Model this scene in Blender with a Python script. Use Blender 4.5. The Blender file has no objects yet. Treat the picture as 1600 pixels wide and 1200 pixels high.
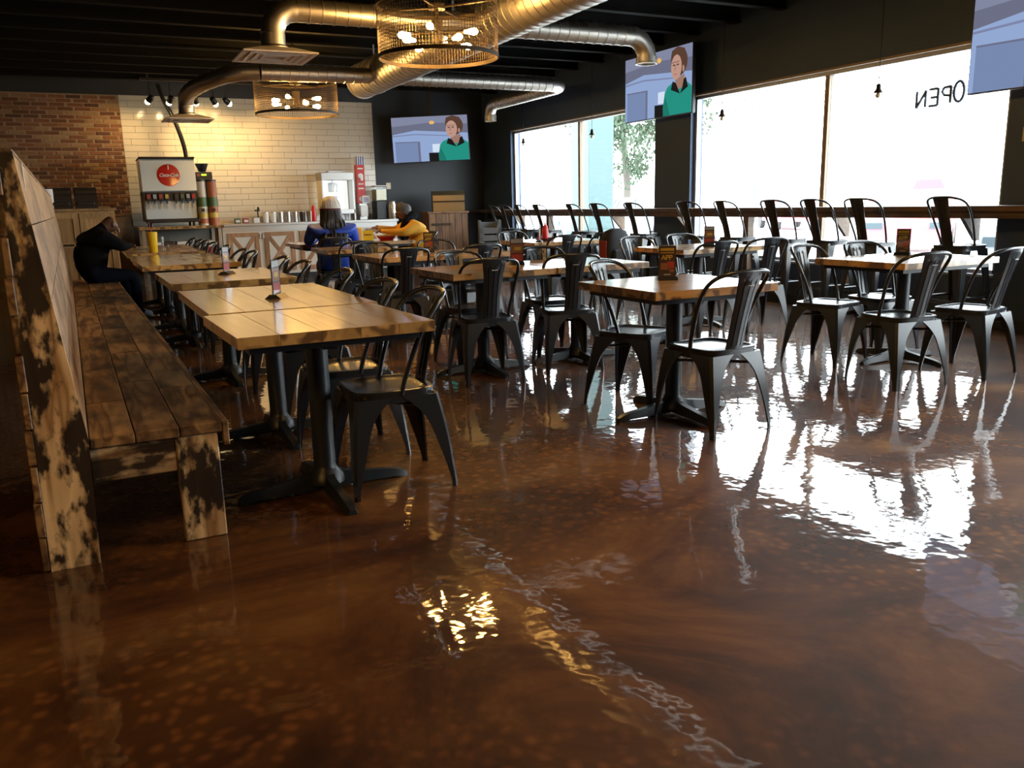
import bpy, bmesh, math, random
from mathutils import Vector, Matrix, Euler
random.seed(7)
PI = math.pi
SC = bpy.context.scene
COL = SC.collection

# ------------------------------------------------------------------ camera, world, exposure
CAM_H = 1.24
YAW, PITCH, ROLL, FPX = math.radians(26.266), math.radians(12.225), math.radians(-1.369), 1305.0
cy_, sy_, cp_, sp_ = math.cos(YAW), math.sin(YAW), math.cos(PITCH), math.sin(PITCH)
fwd = Vector((sy_*cp_, cy_*cp_, -sp_)); rgt = Vector((cy_, -sy_, 0)); upv = rgt.cross(fwd)
cr_, sr_ = math.cos(ROLL), math.sin(ROLL)
r2 = rgt*cr_ + upv*sr_; u2 = upv*cr_ - rgt*sr_
cam = bpy.data.cameras.new('camera'); cam_o = bpy.data.objects.new('camera', cam); COL.objects.link(cam_o)
m = Matrix((r2, u2, -fwd)).transposed().to_4x4(); m.translation = (0, 0, CAM_H); cam_o.matrix_world = m
cam.sensor_width = 36.0; cam.lens = FPX/1600*36.0; cam.clip_end = 400
SC.camera = cam_o
w = bpy.data.worlds.new('sky'); SC.world = w; w.use_nodes = True
bgn = w.node_tree.nodes['Background']; bgn.inputs[0].default_value = (0.90, 0.96, 1.0, 1); bgn.inputs[1].default_value = 7.5
SC.view_settings.view_transform = 'Standard'; SC.view_settings.look = 'None'
SC.view_settings.exposure = 0.9; SC.view_settings.gamma = 1.0; SC.view_settings.use_curve_mapping = False
SC.cycles.max_bounces = 6; SC.cycles.diffuse_bounces = 3; SC.cycles.glossy_bounces = 4
SC.cycles.transparent_max_bounces = 12; SC.cycles.caustics_reflective = False; SC.cycles.caustics_refractive = False
SC.cycles.sample_clamp_indirect = 6.0
try: SC.cycles.use_denoising = True
except Exception: pass
WX, BY = 7.36, 16.0            # window wall plane, back wall plane
SILL, HEAD = 0.48, 2.57
WIN = {1: (10.13, 14.72, 12.32), 2: (4.91, 9.33, 7.06), 3: (-.35, 4.08, 1.86)}   # y0, y1, mullion; bay 3 is unseen, added to daylight the foreground
for n, (a, b, mu) in WIN.items():     # sampling portals in the window openings (emit nothing themselves)
    l = bpy.data.lights.new('window_portal', 'AREA'); l.shape = 'RECTANGLE'; l.size = b-a; l.size_y = HEAD-SILL
    l.cycles.is_portal = True
    o = bpy.data.objects.new('window_portal', l); COL.objects.link(o)
    o.matrix_world = Matrix.Translation((WX+.16, (a+b)/2, (SILL+HEAD)/2)) @ Matrix(((0,0,1,0),(1,0,0,0),(0,1,0,0),(0,0,0,1)))

# ------------------------------------------------------------------ materials
MATS = {}
def nt(name):
    mt = bpy.data.materials.new(name); mt.use_nodes = True
    t = mt.node_tree; t.nodes.clear(); return mt, t
def N(t, kind, **kw):
    n = t.nodes.new(kind)
    for k, v in kw.items(): setattr(n, k, v)
    return n
def sock(n, k): return n.inputs[k]
def pbr(name, col, rough=.5, metal=0., spec=.5, coat=0., emit=None, estr=0., noise=0., nscale=20., bump=0.):
    mt, t = nt(name); p = N(t, 'ShaderNodeBsdfPrincipled'); o = N(t, 'ShaderNodeOutputMaterial')
    t.links.new(p.outputs[0], o.inputs[0])
    p.inputs['Base Color'].default_value = (*col, 1); p.inputs['Roughness'].default_value = rough
    p.inputs['Metallic'].default_value = metal; p.inputs['Specular IOR Level'].default_value = spec
    p.inputs['Coat Weight'].default_value = coat; p.inputs['Coat Roughness'].default_value = .08
    if emit:
        p.inputs['Emission Color'].default_value = (*emit, 1); p.inputs['Emission Strength'].default_value = estr
    if noise or bump:
        tc = N(t, 'ShaderNodeTexCoord'); nz = N(t, 'ShaderNodeTexNoise'); nz.inputs['Scale'].default_value = nscale
        nz.inputs['Detail'].default_value = 4; t.links.new(tc.outputs['Object'], nz.inputs['Vector'])
        if noise:
            mx = N(t, 'ShaderNodeMixRGB', blend_type='MULTIPLY'); mx.inputs[0].default_value = noise
            mx.inputs[1].default_value = (*col, 1); t.links.new(nz.outputs[0], mx.inputs[2])
            t.links.new(mx.outputs[0], p.inputs['Base Color'])
        if bump:
            b = N(t, 'ShaderNodeBump'); b.inputs['Strength'].default_value = bump; b.inputs['Distance'].default_value = .01
            t.links.new(nz.outputs[0], b.inputs['Height']); t.links.new(b.outputs[0], p.inputs['Normal'])
    MATS[name] = mt; return mt
def emis(name, col, s):
    mt, t = nt(name); e = N(t, 'ShaderNodeEmission'); o = N(t, 'ShaderNodeOutputMaterial')
    e.inputs[0].default_value = (*col, 1); e.inputs[1].default_value = s; t.links.new(e.outputs[0], o.inputs[0]); MATS[name] = mt; return mt
def ramp(t, stops):
    r = N(t, 'ShaderNodeValToRGB'); e = r.color_ramp.elements
    while len(e) < len(stops): e.new(.5)
    for i, (pos, c) in enumerate(stops): e[i].position = pos; e[i].color = (*c, 1)
    return r
def wood(name, light, dark, burn, burn_amt, burn_scale, axis, rough=.45, ringscale=1.0, coat=0., burn_lo=.50, burn_hi=.64, edge=0.):
    """procedural plank: grain along `axis` (0=x,1=y,2=z) in object space, shifted per object"""
    mt, t = nt(name); p = N(t, 'ShaderNodeBsdfPrincipled'); o = N(t, 'ShaderNodeOutputMaterial'); t.links.new(p.outputs[0], o.inputs[0])
    tc = N(t, 'ShaderNodeTexCoord'); oi = N(t, 'ShaderNodeObjectInfo')
    ad = N(t, 'ShaderNodeVectorMath', operation='MULTIPLY_ADD'); cb = N(t, 'ShaderNodeCombineXYZ')
    for i in range(3): t.links.new(oi.outputs['Random'], cb.inputs[i])
    t.links.new(cb.outputs[0], ad.inputs[0]); ad.inputs[1].default_value = (37., 53., 71.); t.links.new(tc.outputs['Object'], ad.inputs[2])
    mp = N(t, 'ShaderNodeMapping'); sc = [9., 9., 9.]; sc[axis] = .9
    mp.inputs['Scale'].default_value = [s*ringscale for s in sc]; t.links.new(ad.outputs[0], mp.inputs['Vector'])
    n1 = N(t, 'ShaderNodeTexNoise'); n1.inputs['Scale'].default_value = 1.0; n1.inputs['Detail'].default_value = 2; n1.inputs['Distortion'].default_value = .6
    t.links.new(mp.outputs[0], n1.inputs['Vector'])
    rg = N(t, 'ShaderNodeMath', operation='MULTIPLY'); rg.inputs[1].default_value = 9.; t.links.new(n1.outputs[0], rg.inputs[0])
    fr = N(t, 'ShaderNodeMath', operation='PINGPONG'); fr.inputs[1].default_value = 1.; t.links.new(rg.outputs[0], fr.inputs[0])
    c1 = ramp(t, [(.0, light), (.55, tuple(.6*a+.4*b for a, b in zip(light, dark))), (1., dark)]); t.links.new(fr.outputs[0], c1.inputs[0])
    mp2 = N(t, 'ShaderNodeMapping'); s2 = [burn_scale]*3; s2[axis] *= .45; mp2.inputs['Scale'].default_value = s2; t.links.new(ad.outputs[0], mp2.inputs['Vector'])
    n2 = N(t, 'ShaderNodeTexNoise'); n2.inputs['Scale'].default_value = 1.; n2.inputs['Detail'].default_value = 5; n2.inputs['Roughness'].default_value = .6
    t.links.new(mp2.outputs[0], n2.inputs['Vector'])
    r2_ = ramp(t, [(burn_lo, (0, 0, 0)), (burn_hi, (1, 1, 1))]); t.links.new(n2.outputs[0], r2_.inputs[0])
    ml = N(t, 'ShaderNodeMath', operation='MULTIPLY'); ml.inputs[1].default_value = burn_amt; t.links.new(r2_.outputs[0], ml.inputs[0])
    if edge:      # scorched spots along the sawn edges
        sx = N(t, 'ShaderNodeSeparateXYZ'); t.links.new(tc.outputs['Normal'], sx.inputs[0])
        ab = N(t, 'ShaderNodeMath', operation='ABSOLUTE'); t.links.new(sx.outputs[2], ab.inputs[0])
        lt = N(t, 'ShaderNodeMath', operation='LESS_THAN'); lt.inputs[1].default_value = .5; t.links.new(ab.outputs[0], lt.inputs[0])
        n3 = N(t, 'ShaderNodeTexNoise'); n3.inputs['Scale'].default_value = 13.; n3.inputs['Detail'].default_value = 1; t.links.new(ad.outputs[0], n3.inputs['Vector'])
        r3 = ramp(t, [(.50, (0, 0, 0)), (.60, (1, 1, 1))]); t.links.new(n3.outputs[0], r3.inputs[0])
        m3 = N(t, 'ShaderNodeMath', operation='MULTIPLY'); t.links.new(lt.outputs[0], m3.inputs[0]); t.links.new(r3.outputs[0], m3.inputs[1])
        m4 = N(t, 'ShaderNodeMath', operation='MULTIPLY'); m4.inputs[1].default_value = edge; t.links.new(m3.outputs[0], m4.inputs[0])
        m5 = N(t, 'ShaderNodeMath', operation='MAXIMUM'); t.links.new(ml.outputs[0], m5.inputs[0]); t.links.new(m4.outputs[0], m5.inputs[1]); ml = m5
    mx = N(t, 'ShaderNodeMixRGB'); t.links.new(ml.outputs[0], mx.inputs[0]); t.links.new(c1.outputs[0], mx.inputs[1]); mx.inputs[2].default_value = (*burn, 1)
    hv = N(t, 'ShaderNodeHueSaturation'); vr = N(t, 'ShaderNodeMapRange'); vr.inputs['To Min'].default_value = .8; vr.inputs['To Max'].default_value = 1.15
    t.links.new(oi.outputs['Random'], vr.inputs[0]); t.links.new(vr.outputs[0], hv.inputs['Value']); t.links.new(mx.outputs[0], hv.inputs['Color'])
    t.links.new(hv.outputs[0], p.inputs['Base Color']); p.inputs['Roughness'].default_value = rough
    p.inputs['Coat Weight'].default_value = coat; p.inputs['Coat Roughness'].default_value = .13
    b = N(t, 'ShaderNodeBump'); b.inputs['Strength'].default_value = .12; b.inputs['Distance'].default_value = .004
    t.links.new(fr.outputs[0], b.inputs['Height']); t.links.new(b.outputs[0], p.inputs['Normal'])
    MATS[name] = mt; return mt

def floor_mat():
    mt, t = nt('epoxy_floor'); p = N(t, 'ShaderNodeBsdfPrincipled'); o = N(t, 'ShaderNodeOutputMaterial'); t.links.new(p.outputs[0], o.inputs[0])
    tc = N(t, 'ShaderNodeTexCoord')
    n1 = N(t, 'ShaderNodeTexNoise'); n1.inputs['Scale'].default_value = .9; n1.inputs['Detail'].default_value = 7; n1.inputs['Distortion'].default_value = 1.6; n1.inputs['Roughness'].default_value = .62
    t.links.new(tc.outputs['Object'], n1.inputs['Vector'])
    c1 = ramp(t, [(.30, (.014, .009, .007)), (.42, (.068, .025, .010)), (.52, (.128, .050, .014)), (.62, (.19, .088, .024)), (.76, (.25, .16, .10))])
    t.links.new(n1.outputs[0], c1.inputs[0])
    v = N(t, 'ShaderNodeTexVoronoi', feature='SMOOTH_F1'); v.inputs['Scale'].default_value = 23.; v.inputs['Smoothness'].default_value = .5
    dz = N(t, 'ShaderNodeTexNoise'); dz.inputs['Scale'].default_value = 4.; dz.inputs['Detail'].default_value = 3
    mxv = N(t, 'ShaderNodeMixRGB'); mxv.inputs[0].default_value = .10; t.links.new(tc.outputs['Object'], mxv.inputs[1]); t.links.new(tc.outputs['Object'], dz.inputs['Vector']); t.links.new(dz.outputs['Color'], mxv.inputs[2])
    t.links.new(mxv.outputs[0], v.inputs['Vector'])
    c2 = ramp(t, [(.08, (1.45, 1.38, 1.2)), (.48, (.55, .53, .50))]); t.links.new(v.outputs['Distance'], c2.inputs[0])
    n3 = N(t, 'ShaderNodeTexNoise'); n3.inputs['Scale'].default_value = .8; t.links.new(tc.outputs['Object'], n3.inputs['Vector'])
    r3 = ramp(t, [(.40, (0, 0, 0)), (.58, (1, 1, 1))]); t.links.new(n3.outputs[0], r3.inputs[0])
    ml = N(t, 'ShaderNodeMixRGB', blend_type='MULTIPLY'); t.links.new(r3.outputs[0], ml.inputs[0]); t.links.new(c1.outputs[0], ml.inputs[1]); t.links.new(c2.outputs[0], ml.inputs[2])
    t.links.new(ml.outputs[0], p.inputs['Base Color'])
    p.inputs['Roughness'].default_value = .6; p.inputs['Specular IOR Level'].default_value = .15
    p.inputs['Coat Weight'].default_value = 1.; p.inputs['Coat Roughness'].default_value = .035; p.inputs['Coat IOR'].default_value = 1.55
    nb = N(t, 'ShaderNodeTexNoise'); nb.inputs['Scale'].default_value = 9.; nb.inputs['Detail'].default_value = 2; t.links.new(tc.outputs['Object'], nb.inputs['Vector'])
    b = N(t, 'ShaderNodeBump'); b.inputs['Strength'].default_value = .15; b.inputs['Distance'].default_value = .012
    t.links.new(nb.outputs[0], b.inputs['Height']); t.links.new(b.outputs[0], p.inputs['Coat Normal']); t.links.new(b.outputs[0], p.inputs['Normal'])
    MATS['epoxy_floor'] = mt
floor_mat()
def brick_mat():
    mt, t = nt('brick'); p = N(t, 'ShaderNodeBsdfPrincipled'); o = N(t, 'ShaderNodeOutputMaterial'); t.links.new(p.outputs[0], o.inputs[0])
    oi = N(t, 'ShaderNodeObjectInfo'); tc = N(t, 'ShaderNodeTexCoord')
    r = ramp(t, [(0, (.13, .055, .032)), (.3, (.22, .085, .04)), (.55, (.30, .12, .05)), (.75, (.36, .19, .09)), (1, (.42, .27, .14))])
    t.links.new(oi.outputs['Random'], r.inputs[0])
    nz = N(t, 'ShaderNodeTexNoise'); nz.inputs['Scale'].default_value = 30; t.links.new(tc.outputs['Object'], nz.inputs['Vector'])
    mx = N(t, 'ShaderNodeMixRGB', blend_type='MULTIPLY'); mx.inputs[0].default_value = .5; t.links.new(r.outputs[0], mx.inputs[1]); t.links.new(nz.outputs[0], mx.inputs[2])
    t.links.new(mx.outputs[0], p.inputs['Base Color']); p.inputs['Roughness'].default_value = .85; MATS['brick'] = mt
brick_mat()
def glass_mat():
    mt, t = nt('window_glass'); o = N(t, 'ShaderNodeOutputMaterial'); tr = N(t, 'ShaderNodeBsdfTransparent'); gl = N(t, 'ShaderNodeBsdfGlossy'); mx = N(t, 'ShaderNodeMixShader'); lw = N(t, 'ShaderNodeLayerWeight'); pw_ = N(t, 'ShaderNodeMath', operation='POWER'); fr = N(t, 'ShaderNodeMath', operation='MULTIPLY_ADD')
    pw_.inputs[1].default_value = 5.; t.links.new(lw.outputs['Facing'], pw_.inputs[0]); t.links.new(pw_.outputs[0], fr.inputs[0]); fr.inputs[1].default_value = .8; fr.inputs[2].default_value = .03
    tr.inputs[0].default_value = (.97, .99, .99, 1); gl.inputs['Roughness'].default_value = .0
    t.links.new(fr.outputs[0], mx.inputs[0]); t.links.new(tr.outputs[0], mx.inputs[1]); t.links.new(gl.outputs[0], mx.inputs[2]); t.links.new(mx.outputs[0], o.inputs[0]); MATS['window_glass'] = mt
    mt, t = nt('clear_plastic'); o = N(t, 'ShaderNodeOutputMaterial'); tr = N(t, 'ShaderNodeBsdfTransparent'); gl = N(t, 'ShaderNodeBsdfGlossy'); mx = N(t, 'ShaderNodeMixShader')
    tr.inputs[0].default_value = (.86, .88, .88, 1); gl.inputs['Roughness'].default_value = .04; mx.inputs[0].default_value = .05
    t.links.new(tr.outputs[0], mx.inputs[1]); t.links.new(gl.outputs[0], mx.inputs[2]); t.links.new(mx.outputs[0], o.inputs[0]); MATS['clear_plastic'] = mt
glass_mat()
pbr('black_wall', (.022, .028, .036), .55, noise=.25, nscale=3)
pbr('black_ceiling', (.0045, .0045, .0045), .8, spec=.2)
pbr('white_tile', (.60, .55, .46), .12, spec=.5); pbr('grout', (.17, .14, .10), .9); pbr('mortar', (.44, .31, .19), .95, noise=.5, nscale=14)
pbr('galvanised', (.64, .61, .56), .40, metal=1., noise=.3, nscale=9)
pbr('gunmetal', (.019, .023, .029), .27, spec=.65); pbr('cast_black', (.015, .018, .022), .38, spec=.5)  # gunmetal leans blue: some window haze is put into its colour
pbr('bronze_mesh', (.07, .05, .03), .45, metal=.8); pbr('dark_bronze', (.045, .032, .02), .45, metal=.7)
pbr('diffuser_metal', (.72, .64, .54), .5); pbr('aluminium', (.33, .35, .37), .4, metal=.6); pbr('tan_trim', (.30, .22, .15), .5)
pbr('steel', (.50, .48, .45), .32, metal=.9); pbr('warm_steel', (.42, .32, .18), .32, metal=.95); pbr('steel_bright', (.74, .75, .75), .3, metal=.35); pbr('steel_side', (.20, .19, .16), .5, metal=.3)  # warm_steel: golden lamp reflections put into the base colour
wood('table_wood', (.58, .36, .14), (.42, .23, .075), (.09, .042, .018), .40, 5., 0, rough=.28, ringscale=.8, coat=1., burn_lo=.54, burn_hi=.74, edge=.85)
wood('table_wood_y', (.62, .39, .14), (.48, .28, .09), (.09, .042, .018), .34, 4.5, 1, rough=.28, ringscale=.7, coat=1., burn_lo=.54, burn_hi=.74, edge=.8)
wood('bench_wood_y', (.42, .25, .105), (.13, .06, .022), (.022, .011, .006), .85, 6., 1, rough=.5, ringscale=1.0, burn_lo=.46, burn_hi=.64, edge=.5)
wood('bench_wood_z', (.82, .61, .34), (.30, .16, .06), (.012, .006, .004), .98, 10., 2, rough=.5, ringscale=.9, burn_lo=.475, burn_hi=.555)
wood('bench_wood_x', (.82, .60, .33), (.18, .09, .03), (.014, .007, .004), .96, 6.5, 0, rough=.5, ringscale=1.0, burn_lo=.475, burn_hi=.56)
wood('bench_back', (.46, .295, .165), (.30, .18, .09), (.07, .042, .03), .8, 3.6, 1, rough=.4, ringscale=.7, burn_lo=.44, burn_hi=.66)
wood('rustic_wood', (.21, .105, .045), (.11, .05, .022), (.02, .011, .007), .7, 6., 2, rough=.6)
wood('cabinet_wood', (.46, .29, .12), (.34, .19, .075), (.16, .085, .035), .4, 4., 2, rough=.5)
wood('door_wood', (.40, .21, .10), (.30, .145, .065), (.15, .07, .03), .4, 5., 2, rough=.5)
wood('ledge_wood', (.16, .095, .05), (.09, .05, .028), (.03, .018, .012), .5, 5., 1, rough=.5)
pbr('white_paint', (.62, .58, .50), .5); pbr('white_plastic', (.75, .74, .70), .4); pbr('ivory', (.62, .55, .42), .4)
pbr('black_plastic', (.012, .012, .013), .35); pbr('dark_brown_plastic', (.035, .026, .02), .3); pbr('grey_plastic', (.16, .19, .22), .45)
pbr('red_plastic', (.55, .02, .015), .35); pbr('red_disc', (.60, .012, .012), .2, coat=.6); pbr('yellow_plastic', (.80, .55, .02), .35); pbr('orange_drink', (.80, .36, .02), .3)
pbr('blue_print', (.04, .06, .30), .5); pbr('lemonade', (.62, .55, .25), .3); pbr('green_print', (.09, .15, .05), .5); pbr('orange_print', (.42, .13, .05), .5); pbr('steel_cool', (.60, .72, .82), .3, metal=.3)  # steel_cool: blue tint stands in for LED light on the splash plate
pbr('paper', (.78, .76, .72), .8); pbr('card_dark', (.05, .03, .03), .4); pbr('card_red', (.40, .05, .04), .4); pbr('card_gold', (.62, .44, .07), .4); pbr('card_brown', (.26, .11, .06), .4); pbr('card_grey', (.36, .38, .40), .4)
pbr('skin_dark', (.10, .048, .028), .45); pbr('skin_brown', (.17, .085, .05), .45); pbr('skin_tan', (.34, .19, .12), .45)
pbr('black_cloth', (.004, .004, .005), .95, spec=.1); pbr('navy_denim', (.006, .009, .018), .95, spec=.1); pbr('royal_blue', (.015, .06, .42), .6); pbr('mustard_cloth', (.66, .33, .025), .75)
pbr('hair_black', (.008, .007, .007), .5); pbr('hair_grey', (.055, .05, .046), .7); pbr('cap_white', (.62, .58, .52), .8); pbr('maroon', (.10, .02, .03), .8); pbr('shoe_grey', (.25, .26, .28), .6)
pbr('eye_white', (.6, .58, .55), .3)
emis('bulb_glow', (1.0, .54, .14), 180.); emis('spot_lens', (1.0, .80, .42), 14.); emis('led_green', (.5, 1., .05), 1.2); emis('popcorn_light', (1., .97, .90), .75)
pbr('pavement', (.55, .55, .54), .9); pbr('cyan_paint', (.045, .085, .088), .6); pbr('leaf', (.030, .055, .028), .8); pbr('bark', (.08, .07, .06), .9)
pbr('car_silver', (.12, .135, .15), .3); pbr('car_red', (.55, .13, .16), .3); pbr('car_white', (.30, .31, .32), .3); pbr('car_glass', (.07, .09, .10), .1); pbr('tyre', (.05, .05, .05), .8); pbr('pale_red', (.20, .06, .075), .6)
pbr('pale_grey', (.10, .10, .10), .8); pbr('window_paint', (.06, .08, .13), .6); pbr('backpack', (.012, .012, .016), .8); pbr('backpack_red', (.22, .02, .02), .8)
def M_(k): return MATS[k]

# ------------------------------------------------------------------ mesh builder
class MB:
    def __init__(s): s.v = []; s.f = []; s.mi = []; s.cur = 0
    def add(s, vs, fs):
        b = len(s.v); s.v += [tuple(p) for p in vs]; s.f += [tuple(i+b for i in f) for f in fs]; s.mi += [s.cur]*len(fs); return s
    def box(s, x0, x1, y0, y1, z0, z1, M=None):
        vs = [Vector(p) for p in ((x0,y0,z0),(x1,y0,z0),(x1,y1,z0),(x0,y1,z0),(x0,y0,z1),(x1,y0,z1),(x1,y1,z1),(x0,y1,z1))]
        if M: vs = [M @ p for p in vs]
        return s.add(vs, [(3,2,1,0),(4,5,6,7),(0,1,5,4),(1,2,6,5),(2,3,7,6),(3,0,4,7)])
    def bbox(s, x0, x1, y0, y1, z0, z1, b=.006, M=None):      # box with chamfered edges
        c = []
        X, Y, Z = (x0, x1), (y0, y1), (z0, z1); vid = {}
        vs = []
        for i in (0, 1):
            for j in (0, 1):
                for k in (0, 1):
                    sx, sy, sz = (1 if i == 0 else -1), (1 if j == 0 else -1), (1 if k == 0 else -1)
                    for ax in range(3):
                        p = [X[i]+sx*b, Y[j]+sy*b, Z[k]+sz*b]; p[ax] = (X[i], Y[j], Z[k])[ax]
                        vid[(i,j,k,ax)] = len(vs); vs.append(Vector(p))
        fs = []
        g = lambda i,j,k,a: vid[(i,j,k,a)]
        fs += [(g(0,0,0,0),g(0,0,1,0),g(0,1,1,0),g(0,1,0,0)),(g(1,0,0,0),g(1,1,0,0),g(1,1,1,0),g(1,0,1,0)),
               (g(0,0,0,1),g(1,0,0,1),g(1,0,1,1),g(0,0,1,1)),(g(0,1,0,1),g(0,1,1,1),g(1,1,1,1),g(1,1,0,1)),
               (g(0,0,0,2),g(0,1,0,2),g(1,1,0,2),g(1,0,0,2)),(g(0,0,1,2),g(1,0,1,2),g(1,1,1,2),g(0,1,1,2))]
        for i in (0,1):
            for j in (0,1): fs.append((g(i,j,0,0),g(i,j,1,0),g(i,j,1,1),g(i,j,0,1)))
        for i in (0,1):
            for k in (0,1): fs.append((g(i,0,k,0),g(i,1,k,0),g(i,1,k,2),g(i,0,k,2)))
        for j in (0,1):
            for k in (0,1): fs.append((g(0,j,k,1),g(1,j,k,1),g(1,j,k,2),g(0,j,k,2)))
        for i in (0,1):
            for j in (0,1):
                for k in (0,1): fs.append((g(i,j,k,0),g(i,j,k,1),g(i,j,k,2)))
        if M: vs = [M @ p for p in vs]
        return s.add(vs, fs)
    def loft(s, rings, caps=True, closed=False):
        n = len(rings[0]); b = len(s.v); vs = [p for r in rings for p in r]; fs = []
        R_ = len(rings)
        for i in range(R_-1 + (1 if closed else 0)):
            for j in range(n):
                a = i*n+j; a2 = i*n+(j+1) % n; c = ((i+1) % R_)*n+j; c2 = ((i+1) % R_)*n+(j+1) % n
                fs.append((a, a2, c2, c))
        if caps and not closed: fs.append(tuple(range(n))[::-1]); fs.append(tuple((R_-1)*n+j for j in range(n)))
        return s.add(vs, fs)
    def tube(s, pts, r, n=8, caps=True, closed=False):
        pts = [Vector(p) for p in pts]; rings = []; L = len(pts); ref = None
        for i, p in enumerate(pts):
            if closed: d = pts[(i+1) % L]-pts[i-1]
            else: d = pts[min(i+1, L-1)]-pts[max(i-1, 0)]
            d.normalize()
            if ref is None:
                ref = Vector((0,0,1)) if abs(d.z) < .9 else Vector((1,0,0))
            a = (ref - d*ref.dot(d)).normalized(); b_ = d.cross(a); ref = a
            rr = r[i] if isinstance(r, (list, tuple)) else r
            rings.append([p + a*(rr*math.cos(2*PI*k/n)) + b_*(rr*math.sin(2*PI*k/n)) for k in range(n)])
        return s.loft(rings, caps, closed)
    def cyl(s, x, y, z0, z1, r, n=16, r1=None):
        r1 = r if r1 is None else r1
        return s.loft([[(x+q*math.cos(2*PI*k/n), y+q*math.sin(2*PI*k/n), z) for k in range(n)] for q, z in ((r, z0), (r1, z1))])
    def lathe(s, prof, n=16, c=(0,0,0), M=None):
        rings = [[Vector((c[0]+r*math.cos(2*PI*k/n), c[1]+r*math.sin(2*PI*k/n), c[2]+z)) for k in range(n)] for r, z in prof]
        if M: rings = [[M @ p for p in r] for r in rings]
        return s.loft(rings)
    def prism(s, poly, h0, h1, axis=2):
        def P(u, v, h): return ((h,u,v),(u,h,v),(u,v,h))[axis]
        n = len(poly); vs = [P(u,v,h0) for u,v in poly]+[P(u,v,h1) for u,v in poly]
        return s.add(vs, [tuple(range(n))[::-1], tuple(range(n,2*n))]+[(i,(i+1)%n,(i+1)%n+n,i+n) for i in range(n)])
    def sphere(s, c, r, n=12, m_=8, sc=(1,1,1)):
        return s.loft([[(c[0]+sc[0]*r*math.sin(PI*i/m_)*math.cos(2*PI*k/n), c[1]+sc[1]*r*math.sin(PI*i/m_)*math.sin(2*PI*k/n), c[2]-sc[2]*r*math.cos(PI*i/m_)) for k in range(n)] for i in [.15]+list(range(1, m_))+[m_-.15]])
    def mesh(s, name, mats, smooth=False):
        me = bpy.data.meshes.new(name); me.from_pydata(s.v, [], s.f)
        for k in (mats if isinstance(mats, (list, tuple)) else [mats]): me.materials.append(M_(k))
        if any(s.mi): me.polygons.foreach_set('material_index', s.mi)
        bm = bmesh.new(); bm.from_mesh(me); bmesh.ops.recalc_face_normals(bm, faces=bm.faces); bm.to_mesh(me); bm.free()
        if smooth:
            me.polygons.foreach_set('use_smooth', [True]*len(me.polygons))
            try: me.set_sharp_from_angle(angle=math.radians(smooth if smooth > 1 else 40))
            except Exception: pass
        me.update(); return me
    def build(s, name, mats, parent=None, smooth=False, loc=None, rz=0):
        o = bpy.data.objects.new(name, s.mesh(name, mats, smooth)); COL.objects.link(o)
        if parent: o.parent = parent
        if loc: o.location = loc
        if rz: o.rotation_euler.z = rz
        return o
def crom(pts, k=5):
    pts = [Vector(p) for p in pts]; P = [pts[0]*2-pts[1]]+pts+[pts[-1]*2-pts[-2]]; out = []
    for i in range(1, len(P)-2):
        for j in range(k):
            t = j/k; a, b, c, d = P[i-1], P[i], P[i+1], P[i+2]
            out.append(.5*((2*b)+(c-a)*t+(2*a-5*b+4*c-d)*t*t+(3*b-a-3*c+d)*t**3))
    return out+[pts[-1]]
def tag(o, label=None, cat=None, group=None, kind=None):
    if label: o['label'] = label
    if cat: o['category'] = cat
    if group: o['group'] = group
    if kind: o['kind'] = kind
    return o
def thing(name, label, cat, loc=(0,0,0), rz=0, group=None):
    o = bpy.data.objects.new(name, None); COL.objects.link(o); o.empty_display_size = .1
    o.location = loc; o.rotation_euler.z = rz; return tag(o, label, cat, group)
def inst(name, mesh, parent, loc=(0,0,0), rz=0):
    o = bpy.data.objects.new(name, mesh); COL.objects.link(o); o.parent = parent; o.location = loc; o.rotation_euler.z = rz; return o
def copy_tree(root, label, loc, rz, group=None):
    r = root.copy(); COL.objects.link(r); r.location = loc; r.rotation_euler.z = rz; r['label'] = label
    if group: r['group'] = group
    for ch in list(root.children):
        c = ch.copy(); COL.objects.link(c); c.parent = r
        for g in ch.children:
            d = g.copy(); COL.objects.link(d); d.parent = c
    return r
def text_mesh(txt, size, mat, depth=.002, shear=0., bold=0.):
    cu = bpy.data.curves.new('t', 'FONT'); cu.body = txt; cu.size = size; cu.extrude = depth; cu.align_x = 'CENTER'; cu.align_y = 'CENTER'; cu.shear = shear; cu.offset = size*bold; cu.space_character = .9
    o = bpy.data.objects.new('t', cu); COL.objects.link(o); dg = bpy.context.evaluated_depsgraph_get()
    me = bpy.data.meshes.new_from_object(o.evaluated_get(dg)); bpy.data.objects.remove(o); bpy.data.curves.remove(cu)
    me.materials.clear(); me.materials.append(M_(mat)); return me
def struct(o): o['kind'] = 'structure'; return o

# ------------------------------------------------------------------ setting: shell
LX, FY, CZ, JZ = -6.5, -4.0, 3.62, 3.31
struct(MB().box(LX-.2, WX+.2, FY-.2, BY+.2, -.15, 0).build('floor', 'epoxy_floor'))
ceil = struct(MB().box(LX-.2, WX+.2, FY-.2, BY+.2, CZ, CZ+.15).build('ceiling', 'black_ceiling'))
jm = MB().box(LX, WX, -.025, .025, JZ, CZ).box(LX, WX, -.05, .05, JZ, JZ+.02).mesh('joist', 'black_ceiling')
yj = FY+.3
while yj < BY-.1:
    inst('joist', jm, ceil, (0, yj, 0)); yj += .76
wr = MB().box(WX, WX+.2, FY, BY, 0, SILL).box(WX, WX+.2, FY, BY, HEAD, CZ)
for a, b in ((FY, WIN[3][0]), (WIN[3][1], WIN[2][0]), (WIN[2][1], WIN[1][0]), (WIN[1][1], BY)): wr.box(WX, WX+.2, a, b, SILL, HEAD)
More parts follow.
